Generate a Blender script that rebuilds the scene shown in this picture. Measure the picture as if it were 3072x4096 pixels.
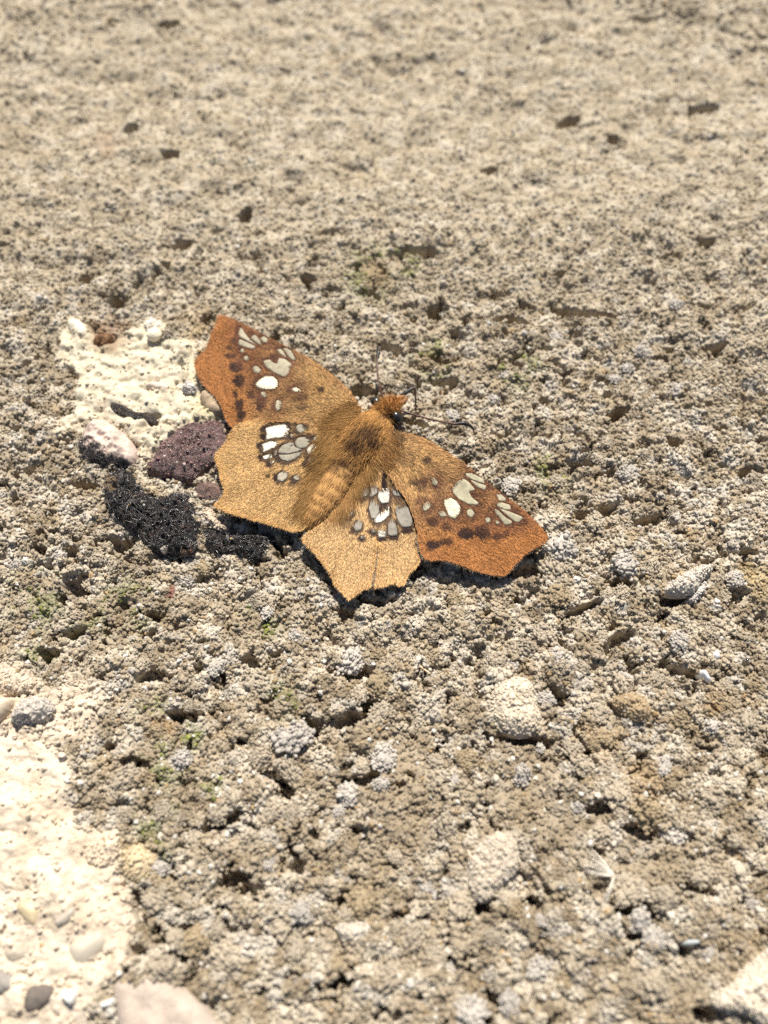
import bpy, math
import numpy as np
from mathutils import Vector
from mathutils.geometry import delaunay_2d_cdt

for o in list(bpy.data.objects):
    bpy.data.objects.remove(o)
SC = bpy.context.scene
COL = SC.collection
MM = 0.001                       # everything below is laid out in millimetres

# ------------------------------------------------------------------ camera
TILT = math.radians(25.0)        # phone held 25 degrees off the vertical
DIST = 80.0                      # mm from the lens to the ground at the picture's middle
LENS, SENS = 27.0, 34.6
TANV = SENS / 2 / LENS
cd = bpy.data.cameras.new('camera')
cam = bpy.data.objects.new('camera', cd)
COL.objects.link(cam)
cd.sensor_fit = 'VERTICAL'
cd.sensor_height = SENS
cd.lens = LENS
cd.clip_start = 0.002
cd.clip_end = 50.0
CAM = np.array([0.0, -DIST * math.sin(TILT), DIST * math.cos(TILT)])
cam.location = CAM * MM
cam.rotation_euler = (TILT, 0, 0)
cd.dof.use_dof = True
cd.dof.focus_distance = 0.0772
cd.dof.aperture_fstop = 16.5
SC.camera = cam

# ------------------------------------------------------------------ sky, sun, exposure
SUN_EL, SUN_AZ = math.radians(54), math.radians(4)      # azimuth: from +Y (picture top) towards +X
w = bpy.data.worlds.new('World')
SC.world = w
w.use_nodes = True
nt = w.node_tree
bg = nt.nodes['Background']
sky = nt.nodes.new('ShaderNodeTexSky')
sky.sky_type = 'NISHITA'
sky.sun_disc = False
sky.sun_elevation = SUN_EL
sky.sun_rotation = SUN_AZ
nt.links.new(sky.outputs[0], bg.inputs[0])
bg.inputs[1].default_value = 0.05
sl = bpy.data.lights.new('sun', 'SUN')
sl.energy = 4.6
sl.angle = math.radians(0.53)
sl.color = (1.0, 0.945, 0.85)
sun = bpy.data.objects.new('sun', sl)
COL.objects.link(sun)
sdir = Vector((math.sin(SUN_AZ) * math.cos(SUN_EL), math.cos(SUN_AZ) * math.cos(SUN_EL), math.sin(SUN_EL)))
sun.rotation_euler = sdir.to_track_quat('Z', 'Y').to_euler()
sun.location = sdir * 0.5
vs = SC.view_settings
vs.view_transform = 'Standard'
vs.look = 'None'
vs.gamma = 1.0
vs.use_curve_mapping = False
vs.exposure = 0.78
SC.cycles.use_denoising = False
SC.render.filter_size = 1.1
SC.cycles.max_bounces = 6
SC.cycles.use_adaptive_sampling = False

# ------------------------------------------------------------------ pixel <-> place
ct, st = math.cos(TILT), math.sin(TILT)


def P(px, py, z=0.0):
    """photo pixel (3072 x 4096) and a height in mm -> position in mm"""
    px = np.asarray(px, float); py = np.asarray(py, float); z = np.asarray(z, float)
    nx = (px - 1536) / 2048 * TANV
    ny = -(py - 2048) / 2048 * TANV
    dx, dy, dz = nx, ny * ct + st, ny * st - ct
    t = (z - CAM[2]) / dz
    return np.stack([CAM[0] + dx * t, CAM[1] + dy * t, np.broadcast_to(z, t.shape) + 0 * t], -1)


def pix(x, y, z=0.0):
    rx, ry, rz = x - CAM[0], y - CAM[1], z - CAM[2]
    u, v, d = rx, ry * ct + rz * st, -(-ry * st + rz * ct)
    return 1536 + u / d / TANV * 2048, 2048 - v / d / TANV * 2048


def A(*pts): return [(740 + x * .4581, 1220 + y * .4581) for x, y in pts]      # tracing frames over the photo
def B(*pts): return [(1180 + x * .6269, 1640 + y * .6269) for x, y in pts]
def C(*pts): return [(1380 + x * .3376, 1340 + y * .3376) for x, y in pts]
def D(*pts): return [(200 + x * .6028, 1240 + y * .6028) for x, y in pts]
def E(*pts): return [(x * .6761, 2600 + y * .6761) for x, y in pts]
def F(*pts): return [(1000 + x * .6761, 2600 + y * .6761) for x, y in pts]
def G(*pts): return [(2000 + x * .6763, 2600 + y * .6763) for x, y in pts]
def H(*pts): return [(2072 + x * .6028, 1300 + y * .6028) for x, y in pts]


# ------------------------------------------------------------------ noise
def hash2(ix, iy, seed):
    h = (ix.astype(np.int64) * 374761393 + iy.astype(np.int64) * 668265263 + seed * 1442695041) & 0xFFFFFFFF
    h = ((h ^ (h >> 13)) * 1274126177) & 0xFFFFFFFF
    h = ((h ^ (h >> 16)) * 2246822519) & 0xFFFFFFFF
    return ((h ^ (h >> 15)) & 0xFFFFFF) / float(0x1000000)


def gnoise(x, y, seed=0):
    ix, iy = np.floor(x), np.floor(y)
    fx, fy = x - ix, y - iy
    ux, uy = fx * fx * fx * (fx * (fx * 6 - 15) + 10), fy * fy * fy * (fy * (fy * 6 - 15) + 10)
    def g(a, b):
        t = hash2(ix + a, iy + b, seed) * 6.28318
        return np.cos(t) * (fx - a) + np.sin(t) * (fy - b)
    n0 = g(0, 0) * (1 - ux) + g(1, 0) * ux
    n1 = g(0, 1) * (1 - ux) + g(1, 1) * ux
    return (n0 * (1 - uy) + n1 * uy) * 1.5


def fbm(x, y, oct=4, seed=0, gain=.5):
    s, a, f, tot = 0, 1.0, 1.0, 0
    for i in range(oct):
        s = s + a * gnoise(x * f + i * 17.3, y * f - i * 9.1, seed + i)
        tot += a; a *= gain; f *= 2.03
    return s / tot * 1.4


def vdome(x, y, seed):
    """round grains of uneven height packed side by side: 0 between them, up to 1 on top; also a number per grain"""
    ix, iy = np.floor(x), np.floor(y)
    best = np.full(x.shape, -1.0); rid = np.zeros(x.shape)
    for a in (-1, 0, 1):
        for b in (-1, 0, 1):
            cx = ix + a + .5 + (hash2(ix + a, iy + b, seed) - .5) * .8
            cy = iy + b + .5 + (hash2(ix + a, iy + b, seed + 1) - .5) * .8
            r = .5 + .4 * hash2(ix + a, iy + b, seed + 2)
            hh = .45 + .55 * hash2(ix + a, iy + b, seed + 3)
            d2 = ((x - cx) ** 2 + (y - cy) ** 2) / (r * r)
            v = hh * np.sqrt(np.clip(1 - d2, 0, 1)) - np.clip(d2 - 1, 0, 1) * .2
            m = v > best
            best = np.where(m, v, best)
            rid = np.where(m, hash2(ix + a, iy + b, seed + 4), rid)
    return best, rid


def sstep(a, b, x):
    t = np.clip((x - a) / (b - a), 0, 1)
    return t * t * (3 - 2 * t)


def inpoly(poly, x, y):
    poly = np.asarray(poly); x = np.asarray(x, float); y = np.asarray(y, float)
    inside = np.zeros(x.shape, bool)
    n = len(poly)
    for i in range(n):
        x0, y0 = poly[i]; x1, y1 = poly[(i + 1) % n]
        if y0 == y1: continue
        c = ((y0 > y) != (y1 > y)) & (x < (x1 - x0) * (y - y0) / (y1 - y0) + x0)
        inside ^= c
    return inside


def pdist(poly, x, y, closed=True):
    """distance to a polygon's edge"""
    poly = np.asarray(poly); x = np.asarray(x, float); y = np.asarray(y, float)
    best = np.full(x.shape, 1e9)
    n = len(poly)
    for i in range(n if closed else n - 1):
        a, b = poly[i], poly[(i + 1) % n]
        d = b - a
        L = d @ d
        if L < 1e-12: continue
        t = np.clip(((x - a[0]) * d[0] + (y - a[1]) * d[1]) / L, 0, 1)
        best = np.minimum(best, (x - a[0] - t * d[0]) ** 2 + (y - a[1] - t * d[1]) ** 2)
    return np.sqrt(best)


def sdf(poly, x, y):
    """positive inside"""
    d = pdist(poly, x, y)
    return np.where(inpoly(poly, x, y), d, -d)


def smooth_poly(poly, rounds=1):
    p = np.asarray(poly, float)
    for _ in range(rounds):
        q = np.roll(p, -1, 0)
        p = np.stack([p * .75 + q * .25, p * .25 + q * .75], 1).reshape(-1, 2)
    return p


def soften(poly, k=.12):
    p = np.asarray(poly, float); q = np.roll(p, -1, 0)
    return np.stack([p * (1 - k) + q * k, p * k + q * (1 - k)], 1).reshape(-1, 2)


def resample(poly, step, closed=True, keep=True):
    p = np.asarray(poly, float)
    out = []
    n = len(p)
    for i in range(n if closed else n - 1):
        a, b = p[i], p[(i + 1) % n]
        k = max(1, int(round(np.hypot(*(b - a)) / step)))
        for j in range(k):
            out.append(a + (b - a) * j / k)
    if not closed: out.append(p[-1])
    return np.array(out)


# ------------------------------------------------------------------ mesh helpers
def mesh_np(name, co, faces, cols=None, smooth=True):
    """co (n,3) in mm; faces (m,3) or (m,4)"""
    co = np.asarray(co, np.float32) * MM
    faces = np.asarray(faces, np.int32)
    me = bpy.data.meshes.new(name)
    k = faces.shape[1]
    me.vertices.add(len(co)); me.vertices.foreach_set('co', co.ravel())
    me.loops.add(faces.size); me.loops.foreach_set('vertex_index', faces.ravel())
    me.polygons.add(len(faces))
    me.polygons.foreach_set('loop_start', np.arange(0, faces.size, k, dtype=np.int32))
    me.polygons.foreach_set('loop_total', np.full(len(faces), k, np.int32))
    me.polygons.foreach_set('use_smooth', np.full(len(faces), smooth))
    me.update(calc_edges=True)
    if cols is not None:
        c = np.ones((len(co), 4), np.float32)
        c[:, :3] = np.clip(cols, 0, 1)
        at = me.color_attributes.new('tint', 'FLOAT_COLOR', 'POINT')
        at.data.foreach_set('color', c.ravel())
    return me


def link(name, me, mat=None, parent=None, loc=None):
    o = bpy.data.objects.new(name, me)
    COL.objects.link(o)
    if mat is not None and not me.materials: me.materials.append(mat)
    if parent is not None: o.parent = parent
    if loc is not None: o.location = np.asarray(loc, float) * MM
    return o


def tag(o, label=None, cat=None, group=None, kind=None):
    if label: o['label'] = label
    if cat: o['category'] = cat
    if group: o['group'] = group
    if kind: o['kind'] = kind
    return o


def empty(name, loc):
    o = bpy.data.objects.new(name, None)
    o.empty_display_size = .002
    COL.objects.link(o)
    o.location = np.asarray(loc, float) * MM
    return o


def tri_poly(poly, step, jitter=.25, seed=1, resample_edge=True, margin=.45):
    """dense triangulation of an outline; returns 2-d points, triangles, count of outline points"""
    edge = resample(poly, step) if resample_edge else np.asarray(poly, float)
    lo, hi = edge.min(0), edge.max(0)
    nx, ny = int((hi[0] - lo[0]) / step) + 2, int((hi[1] - lo[1]) / (step * .866)) + 2
    gx, gy = np.meshgrid(np.arange(nx), np.arange(ny))
    X = lo[0] + (gx + .5 * (gy % 2)) * step
    Y = lo[1] + gy * step * .866
    rg = np.random.default_rng(seed)
    X = (X + rg.uniform(-jitter, jitter, X.shape) * step).ravel()
    Y = (Y + rg.uniform(-jitter, jitter, Y.shape) * step).ravel()
    m = inpoly(edge, X, Y)
    X, Y = X[m], Y[m]
    m = pdist(edge, X, Y) > step * margin
    pts = np.concatenate([edge, np.stack([X[m], Y[m]], 1)])
    n = len(edge)
    r = delaunay_2d_cdt([Vector(p) for p in pts], [], [list(range(n))], 1, 1e-7)
    v = np.array([tuple(p) for p in r[0]])
    f = np.array([t for t in r[2] if len(t) == 3])
    # which way up
    a = v[f]
    s = (a[:, 1, 0] - a[:, 0, 0]) * (a[:, 2, 1] - a[:, 0, 1]) - (a[:, 1, 1] - a[:, 0, 1]) * (a[:, 2, 0] - a[:, 0, 0])
    f[s < 0] = f[s < 0][:, ::-1]
    return v, f


def boundary(f):
    from collections import Counter
    e = {}
    for t in f:
        for i in range(3):
            a, b = int(t[i]), int(t[(i + 1) % 3])
            k = (min(a, b), max(a, b))
            e[k] = None if k in e else (a, b)
    return [x for x in e.values() if x]


def thicken(co, f, cols, th):
    """close a sheet: an underside th mm below and a rim"""
    n = len(co)
    lo = co.copy(); lo[:, 2] -= th
    be = boundary(f)
    rim = []
    for a, b in be:
        rim += [(b, a, a + n), (b, a + n, b + n)]
    F2 = np.concatenate([f, f[:, ::-1] + n, np.array(rim, int).reshape(-1, 3)])
    return np.concatenate([co, lo]), F2, np.concatenate([cols, cols])


# ------------------------------------------------------------------ materials
def mat(name, color=(.5, .5, .5), rough=.8, attr=None, spec=.3, metallic=0, noise=None, bump=None, instancer=False, objrand=0.0, sheen=0):
    m = bpy.data.materials.new(name)
    m.use_nodes = True
    t = m.node_tree; n = t.nodes; b = n['Principled BSDF']
    b.inputs['Roughness'].default_value = rough
    b.inputs['Specular IOR Level'].default_value = spec
    b.inputs['Metallic'].default_value = metallic
    if sheen:
        b.inputs['Sheen Weight'].default_value = sheen
        b.inputs['Sheen Roughness'].default_value = .4
    if attr:
        a = n.new('ShaderNodeAttribute'); a.attribute_name = attr
        if instancer: a.attribute_type = 'INSTANCER'
        src = a.outputs['Color']
    else:
        a = n.new('ShaderNodeRGB'); a.outputs[0].default_value = (*color, 1)
        src = a.outputs[0]
    tc = n.new('ShaderNodeTexCoord')
    geo = n.new('ShaderNodeNewGeometry')
    if noise:                                     # (cycles per mm, low factor, high factor)
        for sc_, lo, hi in noise:
            tx = n.new('ShaderNodeTexNoise'); tx.inputs['Scale'].default_value = sc_ / MM
            tx.inputs['Detail'].default_value = 4
            t.links.new(geo.outputs['Position'], tx.inputs['Vector'])
            mr = n.new('ShaderNodeMapRange')
            mr.inputs['From Min'].default_value = .3; mr.inputs['From Max'].default_value = .7
            mr.inputs['To Min'].default_value = lo; mr.inputs['To Max'].default_value = hi
            t.links.new(tx.outputs['Fac'], mr.inputs['Value'])
            mx = n.new('ShaderNodeVectorMath'); mx.operation = 'SCALE'
            t.links.new(src, mx.inputs[0]); t.links.new(mr.outputs[0], mx.inputs['Scale'])
            src = mx.outputs[0]
    if objrand:
        oi = n.new('ShaderNodeObjectInfo')
        mr = n.new('ShaderNodeMapRange')
        mr.inputs['To Min'].default_value = 1 - objrand; mr.inputs['To Max'].default_value = 1 + objrand
        t.links.new(oi.outputs['Random'], mr.inputs['Value'])
        mx = n.new('ShaderNodeVectorMath'); mx.operation = 'SCALE'
        t.links.new(src, mx.inputs[0]); t.links.new(mr.outputs[0], mx.inputs['Scale'])
        src = mx.outputs[0]
    t.links.new(src, b.inputs['Base Color'])
    if bump:                                      # (cycles per mm, height mm, strength)
        prev = None
        for sc_, hgt, stg in bump:
            tx = n.new('ShaderNodeTexNoise'); tx.inputs['Scale'].default_value = sc_ / MM
            tx.inputs['Detail'].default_value = 5; tx.inputs['Roughness'].default_value = .65
            t.links.new(geo.outputs['Position'], tx.inputs['Vector'])
            bp = n.new('ShaderNodeBump'); bp.inputs['Strength'].default_value = stg
            bp.inputs['Distance'].default_value = hgt * MM
            t.links.new(tx.outputs['Fac'], bp.inputs['Height'])
            if prev: t.links.new(prev, bp.inputs['Normal'])
            prev = bp.outputs[0]
        t.links.new(prev, b.inputs['Normal'])
    return m


M_ground = mat('weathered_concrete', attr='tint', rough=.92, spec=.2, noise=[(5, .85, 1.12), (22, .88, 1.1)], bump=[(9, .07, .7), (26, .03, .6)])
M_grain = mat('sand_grain', attr='gcol', instancer=True, rough=.8, spec=.3, noise=[(9, .85, 1.12)], bump=[(14, .05, .6)])
M_crumb = mat('crumb', color=(.385, .325, .245), rough=.92, spec=.2, noise=[(1.2, .88, 1.12), (12, .85, 1.15)], bump=[(14, .05, .7)], objrand=.12)
M_stone = mat('stone', attr='tint', rough=.8, spec=.3, noise=[(1.0, .88, 1.1), (8, .86, 1.12)], bump=[(5, .08, .6), (20, .03, .5)])
M_pebble = mat('smooth_pebble', attr='tint', rough=.45, spec=.4, noise=[(.8, .85, 1.12)], bump=[(2, .08, .4)])
M_dung = mat('dried_dropping', attr='tint', rough=.33, spec=.6, noise=[(2.5, .6, 1.4), (12, .7, 1.3)], bump=[(3, .35, .9), (12, .15, .9)])
M_hair = mat('matted_hair', attr='tint', rough=.22, spec=1.0)
M_wing = mat('wing_scales', attr='tint', rough=.7, spec=.03, noise=[(9, .82, 1.18)], bump=[(14, .03, .7)])
M_scale = mat('loose_scales', attr='tint', rough=.55, spec=.06)
M_silver = mat('silver_membrane', attr='tint', rough=.42, spec=.05, noise=[(2.0, .8, 1.15), (7, .85, 1.12)], bump=[(4, .05, .6), (16, .03, .6)])
M_silver_glint = mat('glinting_membrane', attr='tint', rough=.36, spec=.6, metallic=.45, noise=[(6, .85, 1.12)], bump=[(2.2, .12, .8), (14, .05, .9)])  # glint copy of the silver membrane, for spots that catch the sun
M_fur = mat('body_hair', attr='tint', rough=.5, spec=.12)
M_body = mat('body_skin', attr='tint', rough=.75, spec=.05, noise=[(6, .75, 1.25)], bump=[(8, .06, .8)])
M_eye = mat('eye', color=(.018, .018, .016), rough=.22, spec=.6)
M_ant = mat('antenna', attr='tint', rough=.4, spec=.4)
M_fibre = mat('pale_fibre', attr='tint', rough=.4, spec=.5)

rng = np.random.default_rng(7)

# ------------------------------------------------------------------ regions traced on the photograph
CREAM_LOW = smooth_poly(E((-400, 430), (60, 470), (200, 520), (370, 560), (430, 720), (400, 880), (490, 1080), (640, 1060), (720, 1130), (690, 1280), (745, 1400), (755, 1500), (775, 1650), (790, 1760), (800, 1850), (680, 1900), (560, 2000), (520, 2500), (-400, 2500)))
CREAM_LOW2 = smooth_poly(E((-300, 80), (60, 60), (210, 140), (220, 230), (330, 210), (540, 200), (620, 330), (560, 520), (300, 560), (-300, 520)))
CREAM_MID = smooth_poly(D((60, 60), (200, 30), (260, 130), (420, 200), (600, 60), (740, 60), (800, 200), (960, 260), (980, 380), (1040, 520), (1080, 640), (1180, 760), (1000, 760), (820, 840), (700, 960), (600, 960), (500, 800), (330, 720), (220, 740), (90, 860), (30, 840), (160, 640), (190, 520), (110, 360), (20, 280)))
BROWN = [smooth_poly(F((560, 380), (860, 420), (1100, 560), (1100, 760), (1000, 800), (1080, 1000), (1130, 1150), (960, 1260), (860, 1350), (640, 1330), (560, 1200), (760, 1000), (560, 960), (640, 800), (760, 560))),
         smooth_poly(F((600, 1350), (860, 1300), (830, 1600), (600, 1560))),
         smooth_poly(G((0, 560), (330, 560), (340, 700), (420, 980), (500, 1080), (420, 1200), (200, 1200), (0, 1000))),
         smooth_poly(G((640, 1180), (1000, 1140), (1100, 1330), (900, 1440), (660, 1340))),
         smooth_poly(G((1000, 1900), (1320, 1780), (1240, 2050), (1220, 2200), (1000, 2150)))]
# dark crevices: centre, half width, half height in photo pixels, depth in mm
HOLES = [(528, 528, 40, 26, 1.3), (685, 630, 60, 26, 1.1), (731, 972, 46, 26, 1.5), (463, 1195, 45, 40, 1.8), (1231, 1130, 30, 30, 1.5), (981, 852, 32, 34, 1.4), (343, 1111, 46, 26, 1.3),
         (690, 110, 60, 26, .9), (2277, 472, 70, 26, 1.5), (2823, 426, 90, 26, 1.6), (2460, 555, 40, 26, 1.3), (1962, 685, 40, 24, 1.3), (1749, 1241, 46, 40, 1.7), (1675, 1005, 90, 22, 1.4), (2340, 1255, 150, 22, 1.6),
         (1560, 1390, 60, 20, .9), (2030, 1290, 80, 20, 1.4), (2524, 1457, 60, 20, 1.5), (2868, 1408, 30, 30, 1.5), (2640, 1440, 40, 18, 1.2), (2470, 1656, 50, 20, 1.4), (2699, 1770, 36, 22, 1.5), (2994, 1891, 50, 20, 1.4), (2325, 1849, 60, 20, 1.4),
         (2687, 2397, 70, 26, 1.6), (2488, 2554, 60, 24, 1.5), (2482, 2337, 46, 26, 1.3), (2813, 2246, 34, 22, 1.3), (2330, 2435, 90, 14, 1.3), (1419, 2681, 80, 26, 1.5), (1365, 2891, 120, 22, 1.6), (1257, 2904, 50, 26, 1.4),
         (1473, 2810, 50, 24, 1.4), (2100, 2960, 110, 18, 1.3), (2230, 2790, 40, 36, 1.3), (2740, 2690, 60, 18, 1.4), (1065, 3080, 60, 20, 1.2), (1140, 3150, 30, 40, 1.2), (1440, 3120, 80, 18, 1.2), (590, 2700, 60, 20, 1.2),
         (705, 2860, 40, 20, 1.6), (540, 3055, 60, 18, 1.4), (880, 3290, 80, 22, 1.4), (930, 3520, 60, 20, 1.4), (700, 3830, 80, 16, 1.4), (560, 3640, 24, 60, 1.3), (1000, 3560, 60, 18, 1.2), (1190, 3465, 30, 24, 1.2), (1390, 3600, 40, 24, 1.2),
         (1930, 3600, 34, 40, 1.5), (2570, 3330, 80, 24, 1.4), (2700, 3350, 60, 18, 1.3), (2410, 3230, 70, 18, 1.2), (2790, 3550, 60, 20, 1.2), (2510, 3640, 70, 18, 1.3), (2560, 3730, 60, 16, 1.2), (2820, 4070, 40, 24, 1.3),
         (300, 2330, 60, 40, 1.4), (500, 2180, 60, 26, 1.4), (270, 2200, 50, 22, 1.3), (120, 1880, 26, 26, 1.6), (60, 1890, 22, 22, 1.4), (340, 1940, 60, 14, 1.2), (460, 2160, 60, 20, 1.4), (290, 2520, 46, 16, 1.4), (620, 2460, 40, 14, 1.2),
         (820, 2310, 40, 14, 1.2), (1000, 2640, 46, 20, 1.2), (180, 2620, 40, 22, 1.2), (2130, 2290, 110, 24, .9), (1660, 1700, 60, 14, 1.2), (1440, 1560, 50, 26, 1.3), (1780, 1530, 60, 20, 1.1), (2440, 2030, 50, 18, 1.2), (2600, 2080, 60, 20, 1.3), (2330, 2060, 40, 20, 1.2)]
LW_OUT = A((300, 95), (285, 150), (268, 200), (240, 260), (215, 330), (185, 395), (150, 430), (108, 482), (95, 505), (97, 555), (125, 630), (165, 690), (210, 740), (260, 790), (310, 850), (345, 920), (370, 990), (400, 1045), (430, 1068), (560, 1042), (700, 1028), (880, 1015), (1000, 1020), (1150, 1040), (1260, 1075), (1380, 1060), (1500, 1000), (1530, 930), (1515, 890), (1490, 830), (1430, 745), (1340, 660), (1240, 578), (1130, 498), (1000, 425), (850, 345), (690, 263), (545, 185), (420, 128), (330, 98))
RW_OUT = B((600, 160), (625, 143), (700, 148), (790, 173), (870, 213), (950, 263), (1040, 318), (1120, 375), (1200, 438), (1280, 503), (1370, 570), (1460, 640), (1530, 708), (1585, 768), (1605, 797), (1608, 815), (1580, 845), (1500, 890), (1450, 930), (1400, 980), (1370, 1022), (1330, 1050), (1290, 1052), (1200, 1032), (1120, 1010), (1050, 982), (980, 960), (920, 950), (860, 955), (820, 935), (795, 890), (785, 830), (775, 760), (755, 690), (725, 600), (690, 540), (640, 470), (590, 390), (540, 310), (530, 220))
LH_OUT = A((470, 1040), (425, 1085), (395, 1130), (370, 1190), (330, 1240), (275, 1298), (270, 1330), (295, 1390), (310, 1440), (317, 1500), (345, 1580), (350, 1640), (310, 1700), (262, 1742), (290, 1770), (360, 1800), (440, 1825), (520, 1850), (600, 1870), (680, 1890), (760, 1915), (850, 1940), (940, 1968), (1020, 1965), (1100, 1900), (1190, 1740), (1270, 1560), (1340, 1400), (1380, 1250), (1350, 1080), (1260, 1040), (1100, 1000), (900, 980), (700, 990), (560, 1010))
RH_OUT = B((540, 260), (600, 360), (670, 480), (720, 560), (745, 600), (775, 690), (795, 800), (803, 915), (795, 960), (770, 1000), (735, 1030), (712, 1070), (700, 1110), (660, 1116), (640, 1096), (600, 1106), (550, 1125), (507, 1131), (516, 1060), (527, 960), (535, 860), (536, 790), (525, 860), (511, 960), (496, 1060), (480, 1131), (440, 1137), (400, 1170), (345, 1207), (300, 1160), (255, 1110), (230, 1050), (180, 970), (130, 910), (62, 842), (50, 812), (90, 770), (180, 715), (220, 680), (290, 590), (340, 480), (400, 380), (470, 280))

# ------------------------------------------------------------------ ground: one sheet, fine where the photograph looks, coarse beyond
yb, yt = P(1536, 4096)[1] - 3, P(1536, 0)[1] + 4
ys = [yb]
while ys[-1] < yt:
    t_ = (ys[-1] - yb) / (yt - yb)
    ys.append(ys[-1] + .085 + .085 * t_)
ys = np.array(ys)
xs = np.arange(-50, 50.01, .135)
grow = np.cumsum(np.concatenate([.14 * 1.02 ** np.arange(1, 65), np.full(40, .6), .6 * 1.2 ** np.arange(1, 38)]))
xs = np.concatenate([xs[0] - grow[::-1], xs, xs[-1] + grow])
ys = np.concatenate([ys[0] - grow[::-1], ys, ys[-1] + grow])
X, Y = np.meshgrid(xs, ys)
PX, PY = pix(X, Y)
near = (np.abs(X) < 75) & (Y > yb - 4) & (Y < yt + 4)


def soft(poly, edge):
    m = np.zeros(X.shape)
    lo = np.min(poly, 0) - edge; hi = np.max(poly, 0) + edge
    s = near & (PX > lo[0]) & (PX < hi[0]) & (PY > lo[1]) & (PY < hi[1])
    if s.any():
        wob = 26 * fbm(X[s] / 2.2, Y[s] / 2.2, 3, 91)
        m[s] = sstep(-edge, edge, sdf(poly, PX[s], PY[s]) + wob)
    return m


m_cream = np.maximum(soft(CREAM_LOW, 26), soft(CREAM_LOW2, 34) * .75)
m_mid = soft(CREAM_MID, 22)
m_brown = np.zeros(X.shape)
for b_ in BROWN: m_brown = np.maximum(m_brown, soft(b_, 60))
m_fly = np.zeros(X.shape)
for b_ in (LW_OUT, RW_OUT, LH_OUT, RH_OUT): m_fly = np.maximum(m_fly, soft(b_, 30))
smoothm = np.clip(m_cream * .84 + m_mid * .8 + m_brown * .55, 0, .9)

wx = X + .5 * fbm(X / 1.6, Y / 1.6, 3, 3)
wy = Y + .5 * fbm(X / 1.6, Y / 1.6, 3, 5)
d1, r1 = vdome(wx / 2.9, wy / 2.3, 11)
d2, r2 = vdome(wx / 1.25, wy / 1.1, 21)
d3, r3 = vdome(X / .55 + .3 * d2, Y / .52, 31)
big = fbm(X / 22, Y / 22, 3, 41)
midn = fbm(X / 5.0, Y / 4.2, 4, 45)
gate = sstep(-.25, .35, midn)                 # lumps stand proud in some places, sink in others
crev = sstep(.10, -.06, d1) * sstep(-.15, .25, fbm(X / 3.1 + 3, Y / 2.6, 3, 63))        # gaps between the clumps
crev2 = sstep(.08, -.04, d2) * sstep(.0, .35, fbm(X / 2.0 - 5, Y / 1.8, 3, 65))
HGT = .9 * big + .55 * midn + .8 * (vdome(wx / 4.6 + 3, wy / 4.0, 87)[0] - .4) * sstep(1700, 700, PY) * near
far_ = 1 - .6 * sstep(1500, 500, PY) * near        # the concrete is finer-skinned and less open away from the droppings
rough_part = .80 * (d1 - .45) * (.35 + .65 * gate) + .44 * (d2 - .45) * (.4 + .6 * far_) + (.14 * (d3 - .45) + .12 * fbm(X / .5, Y / .5, 3, 51)) * far_
pit = sstep(.16, .52, fbm(X / 2.4 + 7, Y / 1.7, 4, 61))
pit = sstep(.24, .50, fbm(wx / 2.3 + 7, wy / 1.9, 5, 61, gain=.66))
patchy = .25 + .75 * sstep(-.25, .35, fbm(X / 11 + 2, Y / 9, 3, 67))
patchy = patchy * (1 - .85 * sstep(1500, 600, PY) * near)
rough_part = (rough_part - 2.6 * pit * patchy - 1.3 * crev * patchy - 1.0 * crev2 * patchy + .10 * np.abs(fbm(X / .33, Y / .33, 2, 53))) * (1 - .35 * sstep(1400, 500, PY) * near)
HGT = HGT + rough_part * (1 - smoothm) + smoothm * (.16 * fbm(X / 2.5, Y / 2.5, 4, 71) + .06 * (d3 - .4) + .10 * (d2 - .4) + .10 * fbm(X / .6, Y / .6, 3, 73)) + .25 * m_mid + .35 * m_cream - .25 * m_brown * (1 - m_cream)
mx_ = m_mid * near
HGT = HGT + mx_ * (.30 * (d2 - .4) + .2 * fbm(X / 1.2, Y / 1.2, 4, 77))
wob1 = 1 + 1.1 * fbm(X / .9, Y / .9, 4, 81, gain=.65)
for hx, hy, rx_, ry_, dep in HOLES:
    c = P(hx, hy)
    kx, ky = rx_ * .024, ry_ * .03
    i0, i1 = np.searchsorted(xs, [c[0] - 4 * kx, c[0] + 4 * kx]); j0, j1 = np.searchsorted(ys, [c[1] - 4 * ky, c[1] + 4 * ky])
    s = (slice(j0, j1), slice(i0, i1))
    ang = (hash2(np.array([hx]), np.array([hy]), 5)[0] - .5) * .9
    ux, uy = X[s] - c[0], Y[s] - c[1]
    q = ((ux * math.cos(ang) + uy * math.sin(ang)) / kx) ** 2 + ((-ux * math.sin(ang) + uy * math.cos(ang)) / ky) ** 2
    HGT[s] -= 1.75 * dep * sstep(1.25, .35, q * wob1[s]) * (1 - .5 * m_cream[s])
HGT = HGT - .45 * m_fly
HGT = np.where(m_fly > .01, np.minimum(HGT, .75), HGT)
HGT = np.where(near, HGT, .9 * big + .55 * midn + rough_part)

# real colours of the surface: greyish tan cement with paler lime, brown dirt and green algae
n1 = fbm(X / 9, Y / 9, 4, 101); n2 = fbm(X / 2.2, Y / 2.2, 4, 111); n3 = fbm(X / .7, Y / .7, 3, 121)
T = lambda *c: np.array(c)
col = np.empty(X.shape + (3,))
col[:] = T(.365, .30, .215)
def mixc(m, c):
    global col
    col = col * (1 - m[..., None]) + np.asarray(c) * m[..., None]
mixc(.85 * sstep(.0, .4, n2 + .45 * (r1 - .5)), T(.52, .455, .36))
mixc(.75 * sstep(.0, .45, -n2 + .4 * n1 + .3 * (.5 - r1)), T(.235, .182, .118))
mixc(.55 * sstep(.84, .95, r2) * (1 - m_cream), T(.53, .49, .43))
mixc(.5 * sstep(.10, .03, r2) * (1 - m_cream), T(.33, .25, .15))
mixc(.3 * sstep(.92, .97, r3), T(.56, .53, .48))
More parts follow.
